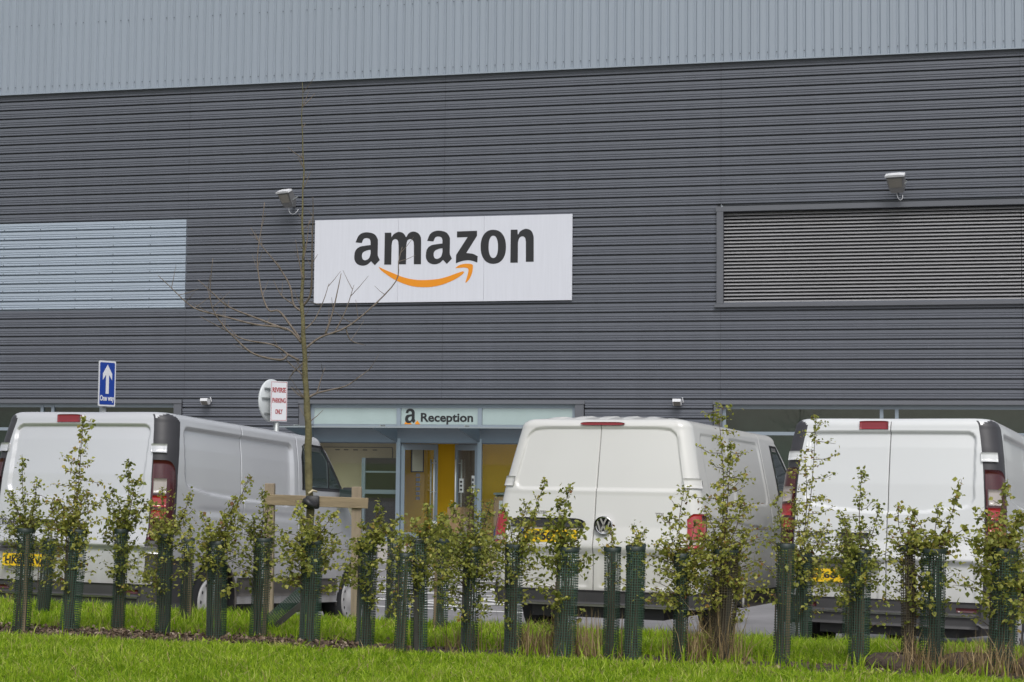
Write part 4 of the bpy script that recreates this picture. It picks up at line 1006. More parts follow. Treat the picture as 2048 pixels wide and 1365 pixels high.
            mb = MB().box(s*1.06-.11, s*1.06+.11, 3.66, 3.80, 1.20, 1.40, c=.045); mo = mb.build('mirror', BLACK, van, True)
            MB().tube([(s*.88, 3.80, 1.24), (s*1.0, 3.74, 1.25)], .035, 8).build('mirror_arm', BLACK, mo)
        V2 = V
        patch(V, V.rear, np.linspace(-.185, .215, 20), lambda x: 1.858+.008*abs((x-.015)/.2)**8, lambda x: 1.885-.008*abs((x-.015)/.2)**8, 4, .012, BRK, 'brake_light', van, .03)
        patch(V, V.rear, np.linspace(-.775, -.085, 24), .965, lambda x: 1.045-.025*abs((x+.43)/.345)**10, 5, .022, BLACK, 'handle_bar', dl, .05)
        py = float(V.yr(.90))
        pl = MB().box(-.665, -.145, py-.014, py+.02, .838, .949).build('number_plate', PLATE, van)
        MB().box(-.664, -.625, py-.0155, py-.0142, .839, .948).build('plate_band', mat("plate_band_blue", (.01, .06, .35), .35), pl)
        mk_text(plate_txt, .435, .079, SIGNK, pl, -.385, py-.015, .853)
        mk_text('TRANSPORTER', .26, .026, CHROME, dl, -.57, float(V.yr(1.095))+.005, 1.082, 'badge', bold=.004)
        mk_text('TDI', .075, .028, CHROME, dr, .575, float(V.yr(1.095))+.012, 1.082, 'badge', bold=.004)
        by = float(V.yr(.99))
        bd = MB(); bd.lathe([(0, .02), (.074, .02), (.077, .012), (.077, -.02)], 32, 'y', (.092, by-.032, .99)); 
        bo = bd.build('emblem', BLACK, van, True)
        bd = MB(); bd.lathe([(.066, -.008), (.077, -.012), (.080, -.004), (.080, .02)], 32, 'y', (.092, by-.014, .99)); bd.build('emblem_ring', CHROME, bo, True)
        st = MB()
        def bar(x0, z0_, x1, z1_, w=.0075):
            d = Vector((x1-x0, z1_-z0_)).normalized(); n = Vector((-d.y, d.x))*w
            st.prism([(.092+x0-n.x, .99+z0_-n.y), (.092+x1-n.x, .99+z1_-n.y), (.092+x1+n.x, .99+z1_+n.y), (.092+x0+n.x, .99+z0_+n.y)], by-.026, by-.014, 1)
        bar(-.026, .060, .0, .008); bar(.026, .060, .0, .008)
        bar(-.055, .036, -.026, -.052); bar(-.026, -.052, .0, .0); bar(.026, -.052, .0, .0); bar(.055, .036, .026, -.052)
        st.build('emblem_strokes', CHROME, bo)
    return van

def copy_tree(o, parent=None):
    c_ = o.copy(); col.objects.link(c_); c_.parent = parent
    for ch_ in list(o.children): copy_tree(ch_, c_)
    return c_
def pose(o, x, y, psi, pit, z):
    o.location = (x, y, z); o.rotation_mode = 'XYZ'
    o.rotation_euler = (math.radians(-pit), 0, math.radians(-psi))
vL = make_van('panel', 'panel_van', 'white panel van with black rear pillars, parked left below the blue sign', 'HK65 XVA', 'vans parked tail to the hedge')
vR = copy_tree(vL); vR['label'] = 'white panel van with TRAFIC badge and black rear pillars, parked right below the wide louvre'
for q in list(vR.children):
    if q.name.startswith('number_plate'):
        for t in list(q.children): bpy.data.objects.remove(t)
        mk_text('EY66 NJU', .46, .076, SIGNK, q, -.43, float(Van('panel').yr(.64))-.017, .606*1.07)
vM = make_van('round', 'transporter_van', 'warm white van with a round emblem and ribbed roof, parked in the middle', 'YF66 LZL', 'vans parked tail to the hedge')
SILVER = mat("silver_van_paint", (.58, .585, .605), .26, metal=.32, coat=.6, noise=.015, nscale=1.5, dirt=((.22, .19, .15), .35, 1.05, 1.0))
def repaint(o):
    for sl in o.material_slots:
        if sl.material == PAINT_A: sl.link = 'OBJECT'; sl.material = SILVER
    for q in o.children: repaint(q)
repaint(vL); vL['label'] = 'silver white panel van with black rear pillars, parked left below the blue sign'
pose(vL, -4.085, 16.13, 20.98, 3.74, -.083)
pose(vR, 3.22, 15.132, 25.3, 4.14, -.095)
pose(vM, .711, 15.077, 22.09, 1.9, .03)
# ------------------------------------------------------------------ staked street tree
BARK = mat("sapling_bark", (.125, .110, .050), .8, noise=.35, nscale=14, bump=.5, bscale=60)
TWIG = mat("bare_twig", (.145, .118, .096), .8, noise=.25, nscale=12)
WOOD = mat("weathered_post_wood", (.255, .205, .145), .8, noise=.22, nscale=5, stretch=(6, 6, .5), bump=.3, bscale=30)
TY = 14.0
TREE = {'trunk': [(-1.575, 0.27), (-1.591, 0.849), (-1.602, 1.245), (-1.623, 1.762), (-1.646, 2.202), (-1.671, 2.482), (-1.685, 2.844), (-1.688, 3.248), (-1.695, 3.653), (-1.702, 4.059), (-1.711, 4.345), (-1.719, 4.611)], 'b1': [(-1.705, 2.358), (-1.79, 2.401), (-1.907, 2.476), (-2.132, 2.514), (-2.302, 2.597), (-2.473, 2.688)], 'b2': [(-1.79, 2.401), (-1.849, 2.356), (-2.058, 2.402), (-2.201, 2.522), (-2.303, 2.633), (-2.378, 2.761), (-2.393, 2.902), (-2.369, 3.144)], 'b3': [(-1.687, 2.498), (-1.809, 2.61), (-2.063, 2.643), (-2.345, 2.713), (-2.53, 2.76), (-2.632, 2.823), (-2.751, 2.935), (-2.861, 3.035)], 'b4': [(-1.809, 2.602), (-2.092, 2.708), (-2.29, 2.79), (-2.421, 2.902), (-2.535, 3.002)], 'b5': [(-1.696, 2.526), (-1.782, 2.638), (-1.884, 2.758), (-1.969, 2.765), (-2.031, 2.893), (-2.079, 3.091), (-2.094, 3.244), (-2.078, 3.459), (-2.066, 3.69)], 'b6': [(-1.691, 2.751), (-1.757, 2.807), (-1.795, 2.964), (-1.903, 3.133), (-2.034, 3.289), (-2.13, 3.438)], 'b7': [(-1.757, 2.807), (-1.858, 2.879), (-1.929, 3.003)], 'b8': [(-1.666, 2.442), (-1.54, 2.544), (-1.34, 2.626), (-1.142, 2.789), (-0.945, 3.012), (-0.927, 3.174), (-0.9, 3.296)], 'b9': [(-1.5, 2.572), (-1.443, 2.766), (-1.387, 3.069)], 'b10': [(-1.428, 2.585), (-1.343, 2.767), (-1.282, 2.977)], 'b11': [(-1.669, 2.603), (-1.59, 2.684), (-1.524, 2.846), (-1.487, 2.987)], 'b12': [(-1.68, 2.796), (-1.617, 2.885), (-1.601, 3.087), (-1.596, 3.265), (-1.583, 3.492), (-1.582, 3.634)], 'b13': [(-1.62, 2.062), (-1.56, 2.095), (-1.453, 2.124), (-1.333, 2.157), (-1.234, 2.226), (-1.127, 2.315)], 'b14': [(-1.638, 2.214), (-1.736, 2.293), (-1.809, 2.353)], 'b15': [(-1.627, 2.042), (-1.708, 2.081), (-1.773, 2.141)], 'b16': [(-1.56, 2.095), (-1.534, 2.203), (-1.504, 2.303)], 'b17': [(-1.684, 3.005), (-1.719, 3.167), (-1.746, 3.328)], 'b18': [(-1.682, 3.167), (-1.657, 3.329), (-1.644, 3.491)], 'b19': [(-1.649, 2.362), (-1.735, 2.273), (-1.786, 2.201)], 'b20': [(-1.34, 2.626), (-1.299, 2.526), (-1.178, 2.487)]}
def spline(pts, n=4):
    P_ = [np.array(p, float) for p in pts]; out = []
    for i in range(len(P_)-1):
        a = P_[max(i-1, 0)]; b = P_[i]; c = P_[i+1]; d = P_[min(i+2, len(P_)-1)]
        for k in range(n):
            t = k/n; out.append(.5*((2*b)+(-a+c)*t+(2*a-5*b+4*c-d)*t*t+(-a+3*b-3*c+d)*t**3))
    out.append(P_[-1]); return out
tree = empty('young_tree', (-1.575, TY, .27), 0, 'slender leafless young tree with a greenish trunk tied to a wooden rail', 'tree')
def tl(x, z, y=0): return (x+1.575, y, z-.27)
tp = spline([tl(x, z) for x, z in TREE['trunk']], 5)
for i_, p_ in enumerate(tp): p_ += np.array([.005*math.sin(p_[2]*9.1)+.003*math.sin(p_[2]*21+1), .008*math.sin(p_[2]*7.3), 0])*min(1, p_[2])
def trad(z): return float(np.interp(z, [0, .7, 1.6, 2.2, 2.9, 3.4, 4.35], [.036, .033, .027, .019, .011, .0065, .0025]))
MB().tube(tp, [trad(p[2])*(1+.06*math.sin(p[2]*23)) for p in tp], 10).build('trunk', BARK, tree, True)
rt = random.Random(3)
parent_y = {'b2': 'b1', 'b4': 'b3', 'b7': 'b6', 'b9': 'b8', 'b10': 'b8', 'b20': 'b8', 'b16': 'b13'}
slope = {}
for kx_, pl in TREE.items():
    if kx_ == 'trunk': continue
    s = slope.get(parent_y.get(kx_), rt.uniform(-.5, .5)); slope[kx_] = s
    z0_ = pl[0][1]; base = 0 if kx_ not in parent_y else abs(pl[0][0]+1.66)*s
    ln = 0; P3 = []
    for i, (x, z) in enumerate(pl):
        if i: ln += math.hypot(x-pl[i-1][0], z-pl[i-1][1])
        P3.append(tl(x, z, base+s*ln*.7))
    pts = spline(P3, 4); n = len(pts)
    r0_ = .0105 if ln > .5 else .007
    MB().tube(pts, [r0_*(1-.75*i/(n-1)) for i in range(n)], 6).build('branch', TWIG, tree, True)
    # short side shoots, one mesh of their own per limb
    sb = MB()
    for q in range(max(1, int(ln*5))):
        i = rt.randrange(n//4, n-1); p = pts[i]; d = np.array([rt.uniform(-1, 1), rt.uniform(-.6, .6), rt.uniform(.1, 1)]); L_ = rt.uniform(.05, .22)
        d = d/np.linalg.norm(d)*L_
        sb.tube([p, p+d*.5+np.array([0, 0, .01]), p+d+np.array([0, 0, .03])], [.0032, .0024, .0013], 4)
    tag(sb.build('side_shoot', TWIG, tree), kind='stuff')

sb = MB()
for q in range(46):      # buds and spurs up the leader
    z = rt.uniform(1.5, 4.25); k_ = min(range(len(tp)), key=lambda i: abs(tp[i][2]-z)); p = tp[k_]
    d = np.array([rt.choice((-1, 1))*rt.uniform(.4, 1), rt.uniform(-.6, .6), rt.uniform(.5, 1.3)]); d = d/np.linalg.norm(d)*rt.choice((.02, .03, .05, .10, .16))
    sb.tube([p, p+d*.6, p+d+np.array([0, 0, .01])], [.004, .003, .0016], 4)
tag(sb.build('spur', TWIG, tree), kind='stuff')
sf = empty('tree_stake_frame', (-1.575, TY, .25), 0, 'wooden tree stake frame of two posts and a cross rail beside the young tree', 'stake')
for x0, x1, zt in ((-1.918, -1.913, 1.372), (-1.226, -1.216, 1.352)):
    b = MB(); w = .038
    for z, c in ((-.25, 0), (zt-.25-.004, 0), (zt-.25, .004)):
        xx = x0+1.575 if z > 0 else x1+1.575
        b.v += [(xx-w+c, -w+c, z), (xx+w-c, -w+c, z), (xx+w-c, w-c, z), (xx-w+c, w-c, z)]
    for r in range(2):
        for q in range(4): b.f.append((r*4+q, r*4+(q+1) % 4, r*4+4+(q+1) % 4, r*4+4+q))
    b.f.append((8, 9, 10, 11)); b.m = [0]*len(b.f)
    b.build('post', WOOD, sf)
RAILW = mat("rail_wood", (.25, .195, .12), .8, noise=.25, nscale=5, stretch=(.5, 6, 6), bump=.3, bscale=30)
b = MB(); b.box(-.385, .445, -.058, -.0385, -.042, .042, c=.003); ro = b.build('cross_rail', RAILW, sf); ro.location = (0, 0, .985); ro.rotation_euler = (0, math.radians(1.6), 0)
b = MB()
b.tube([(-.075+.04*math.cos(t)*1.0+.06, -.055+.075*math.sin(t), .97+.02*math.sin(2*t)) for t in np.linspace(0, 2*math.pi, 24)], .026, 8)
b.box(-.05, .06, -.085, -.059, .925, 1.03, c=.01)
b.build('rubber_tie', BLACK, sf, True)
MB().tube([(-.03, -.05, 1.045), (.0, -.03, 1.07), (.03, .0, 1.06)], .009, 6).build('tie_strap', mat("cream_strap", (.5, .44, .3), .7), sf, True)

# ------------------------------------------------------------------ mesh guards and hedge plants
NET = mat("green_guard_net", (.034, .066, .048), .55, spec=.3, noise=.25, nscale=4, objvar=.35)
NETB = mat("muddy_guard_net", (.075, .062, .038), .7, noise=.3, nscale=4)
COLLAR = mat("guard_collar", (.014, .026, .022), .5)
STK = mat("thin_stake_wood", (.16, .12, .075), .85, noise=.3, nscale=9)
DSTK = mat("dark_stake", (.035, .035, .030), .8, noise=.3, nscale=9)
STEM = mat("hedge_stem", (.085, .058, .042), .85, noise=.3, nscale=20)
LEAFM = leaf_mat("hedge_leaf", [(0, (.10, .125, .03)), (.35, (.235, .265, .055)), (.62, (.38, .385, .085)), (.84, (.47, .43, .11)), (.95, (.40, .23, .07)), (1, (.22, .11, .05))], .44, .45)
DRYM = leaf_mat("dry_grass", [(0, (.15, .10, .05)), (.5, (.30, .22, .115)), (1, (.50, .38, .21))], .3, .8)
GRASSM = leaf_mat("grass_blade", [(0, (.10, .20, .010)), (.35, (.225, .365, .016)), (.7, (.395, .535, .036)), (.93, (.56, .63, .15)), (1, (.50, .45, .18))], .5, .5, .2)

def net_tube(R, H, hole=.0165, wire=.0021):
    """extruded plastic net: flat uprights and hoops"""
    nv = max(14, int(round(2*math.pi*R/hole))); nr_ = int(round(H/hole)); V = []; F = []
    lean = [(.010*math.sin(3.1*z), .010*math.cos(2.3*z)) for z in np.linspace(0, H, nr_+1)]
    hs_ = np.linspace(0, H, 9)
    def P(t, z, r): return ((r)*math.cos(t)+.009*math.sin(3.1*z), r*math.sin(t)+.009*math.cos(2.3*z), z)
    for i in range(nv):
        t = 2*math.pi*i/nv; dt = wire/R
        b0 = len(V)
        for z in hs_: V += [P(t-dt, z, R), P(t+dt, z, R)]
        for k in range(len(hs_)-1): F.append((b0+2*k, b0+2*k+1, b0+2*k+3, b0+2*k+2))
    ns = 18
    for j in range(nr_+1):
        z = j*H/nr_; b0 = len(V)
        for k in range(ns):
            t = 2*math.pi*k/ns; V += [P(t, z-wire, R+.001), P(t, z+wire, R+.001)]
        for k in range(ns):
            a = b0+2*k; c_ = b0+2*((k+1) % ns); F.append((a, c_, c_+1, a+1))
    return V, F
ROW = [('f', -3.50, 12.64, 0.76, 0.063, 0.029), ('b', -3.78, 14.26, 0.60, 0.057, 0.024), ('f', -3.18, 12.74, 0.75, 0.071, 0.015), ('f', -2.86, 12.87, 0.75, 0.050, 0.026),
 ('f', -2.47, 12.56, 0.73, 0.054, 0.011), ('f', -2.05, 12.33, 0.69, 0.070, 0.014), ('f', -1.79, 12.55, 0.71, 0.065, 0.007), ('f', -1.38, 12.16, 0.71, 0.073, 0.014),
 ('f', -0.98, 11.94, 0.73, 0.065, 0.024), ('f', -0.72, 11.61, 0.66, 0.043, 0.007), ('f', -0.60, 11.72, 0.75, 0.057, 0.007), ('b', -.94, 14.0, 0.70, 0.056, 0.009),
 ('b', -0.52, 13.18, 0.68, 0.056, -0.008), ('f', -0.27, 11.59, 0.71, 0.055, 0.003), ('f', 0.02, 11.53, 0.73, 0.056, 0.010), ('f', 0.35, 11.41, 0.72, 0.072, 0.010),
 ('f', 0.645, 11.30, 0.73, 0.053, 0.010), ('f', 0.78, 11.26, 0.74, 0.060, 0.006), ('b', 0.96, 13.31, 0.71, 0.053, 0.000), ('f', 1.08, 11.20, 0.70, 0.048, 0.006),
 ('f', 1.34, 11.22, 0.73, 0.080, 0.013), ('f', 1.71, 11.12, 0.77, 0.056, 0.010), ('b', 2.12, 12.81, 0.67, 0.077, 0.000), ('b', 2.43, 12.67, 0.76, 0.043, 0.007),
 ('f', 2.19, 11.08, 0.74, 0.066, 0.013), ('f', 2.50, 11.05, 0.77, 0.047, 0.000), ('f', 2.62, 10.98, 0.76, 0.077, 0.013), ('f', 3.01, 10.84, 0.77, 0.081, 0.009), ('b', 3.52, 12.44, 0.70, 0.053, 0.000), ('b', -1.575, 14.0, .66, .056, .0), ('b', -2.52, 13.7, .64, .05, .0)]
# per plant: (list of shoots (dx, dz above the guard top, reach of side twigs), bush radius round the guard, leaf amount, guard label bit)
PL = [
 ([(-.06, .50, .10), (.08, .36, .14), (-.12, .28, .10), (.03, .22, .12)], .10, 1.0),
 ([(.02, .15, .06)], .07, .5),
 ([(.07, .80, .24), (.0, .42, .16), (-.1, .22, .12), (.09, .26, .12)], .12, 1.3),
 ([(.02, .50, .17), (-.08, .28, .13), (.10, .36, .12)], .10, 1.1),
 ([(-.03, .33, .15), (.17, .30, .10), (-.13, .22, .10)], .16, 1.3),
 ([(.20, .44, .07), (.12, .30, .10), (-.07, .12, .10), (.03, .20, .13)], .15, 1.0),
 ([(.01, .34, .10), (.05, .22, .13), (-.06, .14, .10)], .11, 1.0),
 ([(-.08, .24, .12), (.06, .18, .15), (.15, .2, .12)], .20, 1.5),
 ([(.05, .26, .09), (.10, .18, .10), (-.05, .12, .09)], .13, 1.2),
 ([(.0, .12, .05)], .04, .4),
 ([(.04, .24, .07), (-.05, .12, .08)], .12, 1.0),
 ([(.0, .12, .05)], .04, .3),
 ([(.05, .18, .08)], .08, .8),
 ([(.02, .38, .12), (-.12, .28, .10), (.14, .30, .12), (.06, .22, .14)], .20, 1.8),
 ([(.20, .42, .05), (.08, .28, .10), (-.08, .26, .10)], .14, 1.2),
 ([(.02, .40, .12), (-.04, .32, .14), (-.12, .2, .12), (.1, .16, .1)], .12, .8),
 ([(-.01, .12, .05)], .03, .25),
 ([(.03, .06, .04)], .03, .2),
 ([(-.03, .14, .05), (.06, .12, .04)], .04, .25),
 ([(.02, .42, .12), (-.07, .24, .12), (.10, .2, .14)], .17, 1.5),
 ([(-.03, .92, .27), (.05, .66, .24), (.12, .34, .18), (-.12, .26, .15)], .21, 1.9),
 ([(-.05, .30, .08)], .06, .4),
 ([(.10, 1.0, .36), (.02, .70, .36), (-.06, .40, .16)], .16, 1.6),
 ([(-.02, .16, .07)], .06, .5),
 ([(.02, .50, .14), (.12, .28, .10), (-.10, .18, .12)], .20, 1.4),
 ([(-.05, .26, .12), (.02, .16, .12)], .12, .9),
 ([(.19, .40, .08), (.05, .26, .14), (-.12, .24, .12)], .10, 1.1),
 ([(.03, .40, .12), (-.12, .24, .12), (.12, .24, .10)], .17, 2.0),
 ([(.02, .28, .10)], .12, 1.0),
 ([(.06, .06, .03)], .03, .2),
 ([(.02, .10, .06)], .06, .4)]
GL = ['leftmost green mesh guard of the row, left of the yellow number plate', 'short green mesh guard standing behind, between the two leftmost guards of the row',
 'wide green mesh guard below the tall plant in front of the left van rear doors', 'slim green mesh guard in front of the left van right rear door', 'green mesh guard below the left van right tail light',
 'green mesh guard leaning at the left van rear wheel', 'green mesh guard under the left post of the wooden stake frame', 'green mesh guard in front of the young tree trunk',
 'green mesh guard just right of the right post of the stake frame', 'narrow short green mesh guard left of a taller one, below the reception door', 'green mesh guard tucked behind the short narrow one below the reception door',
 'distant green mesh guard behind the row, below the left door jamb of the reception', 'distant green mesh guard behind the row, in front of the white hatching', 'green mesh guard in the leafiest plant left of the middle van',
 'green mesh guard in front of the middle van left tail light', 'bare wide green mesh guard filled with dry stems below the middle van number plate', 'left one of the pair of bare green mesh guards below the round emblem',
 'right one of the pair of bare green mesh guards below the round emblem', 'green mesh guard behind the bare pair, its collar showing above them', 'green mesh guard below the middle van right tail light',
 'brown sack-like guard stuffed with dry stems right of the middle van', 'green mesh guard just left of the tallest plant, before the right van', 'wide green mesh guard at the foot of the tallest plant',
 'slim green mesh guard standing behind, below the right van door handle', 'green mesh guard hiding the right end of the yellow plate of the right van', 'thin brown guard left of the wide guard below the right van rear doors',
 'wide green mesh guard right of the thin brown one below the right van doors', 'large green mesh guard at the right end, below the right van tail light', 'green mesh guard half hidden behind the right end guard',
 'green mesh guard wrapped round the foot of the young tree trunk', 'green mesh guard standing behind the row by the left van rear wheel']
PLB = [g for g in GL]
def gz(x, y): return float(bank_z(dk(x, y)))

def leaf_cloud(pts, size, rr_):
    """pts (n,3) positions -> lobed folded leaves (6 verts, 4 tris each) with random turn"""
    n = len(pts); pts = np.asarray(pts)
    base = np.array([[0, 0, 0], [-.42, .38, .10], [-.22, .72, .05], [0, 1.0, -.06], [.22, .72, .05], [.42, .38, .10]])
    a = rr_.uniform(0, 2*math.pi, n); tilt = rr_.normal(-.25, .65, n); roll = rr_.normal(0, .7, n); s = size*rr_.uniform(.6, 1.35, n)
    V = np.repeat(base[None], n, 0)*s[:, None, None]
    c_, s_ = np.cos(roll), np.sin(roll); x, y, z = V[..., 0].copy(), V[..., 1].copy(), V[..., 2].copy()
    V[..., 0], V[..., 2] = x*c_[:, None]+z*s_[:, None], -x*s_[:, None]+z*c_[:, None]
    c_, s_ = np.cos(tilt), np.sin(tilt); y, z = V[..., 1].copy(), V[..., 2].copy()
    V[..., 1], V[..., 2] = y*c_[:, None]-z*s_[:, None], y*s_[:, None]+z*c_[:, None]
    c_, s_ = np.cos(a), np.sin(a); x, y = V[..., 0].copy(), V[..., 1].copy()
    V[..., 0], V[..., 1] = x*c_[:, None]-y*s_[:, None], x*s_[:, None]+y*c_[:, None]
    V += pts[:, None, :]
    F0 = np.array([[0, 2, 1], [0, 3, 2], [0, 4, 3], [0, 5, 4]])
    F = (F0[None]+6*np.arange(n)[:, None, None]).reshape(-1, 3)
    return V.reshape(-1, 3), F

def hedge_plant(i, kind, x, y, H, R, lean):
    shoots, bush, amt = PL[i]; rr_ = np.random.default_rng(100+i); r1 = random.Random(200+i)
    z0 = gz(x, y)
    lab = GL[i].replace('green mesh guard', 'leafy hedge plant').replace('brown sack-like guard', 'bushy hedge plant').replace('filled guard', 'hedge plant')
    lab = 'hedge plant growing from the '+GL[i]
    w = lab.split()
    if len(w) > 16: lab = ' '.join(['plant', 'in']+GL[i].split())
    w = lab.split(); lab = ' '.join(w[:16])
    p = empty('hedge_plant', (x, y, z0), 0, lab, 'shrub', 'hedge plants in mesh guards')
    sb = MB(); lp = []; tone = []
    tb = r1.uniform(-.13, .15); lsz = r1.uniform(.0235, .032)
    if amt > .9:       # a stray shoot or two leaning well out of the clump
        shoots = shoots+[(r1.choice((-1, 1))*r1.uniform(.12, .24), r1.uniform(.02, .26), .07) for _ in range(r1.choice((1, 2, 2)))]
    def leaves_at(q, n_, sp, tn=0.0):
        for _ in range(n_):
            lp.append((q[0]+r1.gauss(0, sp), q[1]+r1.gauss(0, sp), q[2]+r1.gauss(0, sp))); tone.append(min(1, max(0, r1.gauss(.50+tb+tn, .19))))
    for (dx, dz, reach) in shoots:
        top = np.array([dx+lean, r1.uniform(-.08, .08), H+dz]); b0 = np.array([r1.uniform(-.02, .02), r1.uniform(-.02, .02), 0])
        mid = np.array([lean+dx*.15, 0, H*.95])
        bow = np.array([r1.uniform(-.03, .03), r1.uniform(-.03, .03), 0])
        pts = spline([b0, (b0+mid)/2, mid, mid+(top-mid)*.5+bow, top], 5); n = len(pts)
        sb.tube(pts, [.0058*(1-.72*k/(n-1)) for k in range(n)], 5, cap=False)
        # side twigs, near level, leafy in clusters
        L_ = max(dz, .05); long_ = reach > .30; nt_ = int(4+L_*(13 if long_ else 20))
        for q in range(nt_):
            t = (q+.5)/nt_; k = 10+t*(n-1-10); i0 = int(k); f = k-i0
            pp = pts[i0]*(1-f)+pts[min(i0+1, n-1)]*f
            a = r1.uniform(0, 2*math.pi); sgn = 1 if q % 2 else -1
            d = np.array([sgn*abs(math.cos(a))*.9+.1*sgn, math.sin(a)*.8, r1.uniform(-.05, .16 if long_ else .45)])
            ln = reach*((1.0-.62*t)*r1.uniform(.6, 1.15) if long_ else (1.05-.75*t)*r1.uniform(.55, 1.2))
            e1 = pp+d*ln*.5+np.array([0, 0, -.01]); e2 = pp+d*ln+np.array([0, 0, r1.uniform(-.03, .03)])
            sb.tube([pp, e1, e2], [.0026, .002, .0012], 4, cap=False)
            m_ = max(2, int(ln/.021))
            for u in range(m_+1):
                uu = (u+.4)/(m_+.4); qq = pp*(1-uu)**2+2*e1*uu*(1-uu)+e2*uu*uu
                leaves_at(qq, r1.choice((1, 2, 3) if long_ else (2, 3, 3, 4)), .013, .05*uu)
        for u in range(int(L_/.03)):
            leaves_at(pts[min(n-1, 10+int(r1.random()*(n-10)))], 2, .012)
        leaves_at(pts[-1], 3, .012, .1)
    for q in range(9 if i not in (15, 20, 25) else 16):     # dead and bare canes kept upright by the net
        a = r1.uniform(0, 6.28); b_ = a+r1.uniform(-.8, .8); q0, q1 = R*r1.uniform(.1, .8), R*r1.uniform(.2, .85); hh = H*r1.uniform(.55, 1.0)
        sb.tube([(q0*math.cos(a), q0*math.sin(a), 0), (q1*math.cos(b_)*.8, q1*math.sin(b_)*.8, hh*.5), (q1*math.cos(b_)+lean*hh/H, q1*math.sin(b_), hh)], [.0055, .0045, .003], 4, cap=False)
    # growth pushing out through and round the net
    nb = int(40*amt)
    for q in range(nb):
        a = r1.uniform(0, 2*math.pi); zz = H*(.30+.78*r1.betavariate(2.2, 1.3))
        if zz < .12: continue
        ln = R+bush*r1.uniform(.25, 1.1)
        e0 = np.array([0, 0, zz-.06]); e2 = np.array([math.cos(a)*ln, math.sin(a)*ln*.8, zz+r1.uniform(-.02, .08)])
        sb.tube([e0, (e0+e2)/2+np.array([0, 0, .015]), e2], [.0028, .002, .0012], 4, cap=False)
        for u in np.linspace(.45, 1.05, 2+int(bush*26)):
            leaves_at(e0+(e2-e0)*u, r1.choice((2, 3, 4)), .017)
    sb.build('stem', STEM, p, True)
    Vv, F = leaf_cloud(np.array(lp), lsz, rr_)
    lf = np_mesh('foliage', Vv, F, LEAFM, p, True, np.repeat(np.array(tone), 6)); tag(lf, kind='stuff')
    # guard
    g = empty('tree_guard', (x, y, z0), 0, GL[i], 'tree guard', 'mesh guards along the hedge row')
    Vn, Fn = net_tube(R, H)
    MB().add(Vn, Fn).build('net', NETB if i in (20, 25) else NET, g)
    cb = MB(); off = (.009*math.sin(3.1*H), .009*math.cos(2.3*H), 0)
    cb.lathe([(R+.002, H-.026), (R+.005, H+.004), (R+.001, H+.006), (R-.001, H-.026)], 24, 'z', off); cb.build('collar', COLLAR, g, True)
    st = MB(); a = r1.uniform(0, 6.28); sx, sy = math.cos(a)*R*.72, math.sin(a)*R*.72
    st.prism([(sx-.013, sy-.013), (sx+.013, sy-.013), (sx+.013, sy+.013), (sx-.013, sy+.013)], -.05, H-.03+r1.uniform(-.05, .05), 2)
    st.build('stake', DSTK if i % 3 else STK, g)
    g.rotation_euler = (r1.uniform(-.02, .02), math.atan2(lean, H), r1.uniform(0, 6))
    # lean is given in the row's own x, so undo the turn for the tilt
    g.rotation_euler = (r1.uniform(-.04, .04), math.atan2(lean, H)+r1.gauss(0, .02), 0)
    return p
for i, (kind, x, y, H, R, lean) in enumerate(ROW): hedge_plant(i, kind, x, y, H, R, lean)

# a guard that has fallen over, with its stake
fg = empty('fallen_guard', (-1.80, 13.2, .30), math.radians(8), 'fallen mesh guard leaning on its stake behind the row, left of the young tree', 'tree guard')
Vn, Fn = net_tube(.055, .55)
o = MB().add(Vn, Fn).build('net', NET, fg); o.rotation_euler = (0, math.radians(48), 0); o.location = (-.08, 0, -.02)
o = MB().prism([(-.02, -.02), (.02, -.02), (.02, .02), (-.02, .02)], 0, .5, 2).build('stake', DSTK, fg); o.rotation_euler = (0, math.radians(50), 0); o.location = (-.06, -.08, -.06)

# low shrubs by the reception kerb
for (x, y, w, h, lab) in ((-1.30, 32.9, .42, .72, 'dark green low shrub before the open reception doorway'), (-.55, 32.4, .5, .55, 'straggly low shrub right of the dark one before the reception')):
    rr_ = np.random.default_rng(int(h*100)); n = 900
    q = rr_.normal(0, 1, (n, 3)); q /= np.linalg.norm(q, axis=1)[:, None]; q *= rr_.uniform(.3, 1, (n, 1))**.5*(1+.25*np.sin(q[:, :1]*7)*np.cos(q[:, 1:2]*5))
    q = q*np.array([w, w, h/2])+np.array([0, 0, h/2])
    p = empty('low_shrub', (x, y, -.42), 0, lab, 'shrub')
    Vv, F = leaf_cloud(q, .07, rr_); o = np_mesh('foliage', Vv, F, LEAFM, p, True, np.repeat(np.clip(rr_.normal(.12 if w < .45 else .4, .15, n), 0, 1), 6)); tag(o, kind='stuff')
    b = MB()
    for k in range(9): e = q[k*50]; b.tube([(0, 0, -.05), tuple(e*.5), tuple(e)], [.012, .008, .004], 5)
    b.build('stem', STEM, p)
pb = MB()
rk = random.Random(5)
bed = empty('planting_bed_edge', (-.9, 32.3, -.455), -TH, 'low sandy stone edging of a bed before the reception', 'edging')
for k in range(6):
    b = MB(); b.box(-.14, .14, -.10, .10, 0, rk.uniform(.10, .16), c=.03); o = b.build('stone', mat("sandy_stone", (.42, .34, .24), .9, noise=.2, nscale=8), bed, True); o.location = (-.8+k*.31, rk.uniform(-.05, .05), 0); o.rotation_euler = (0, 0, rk.uniform(-.3, .3))

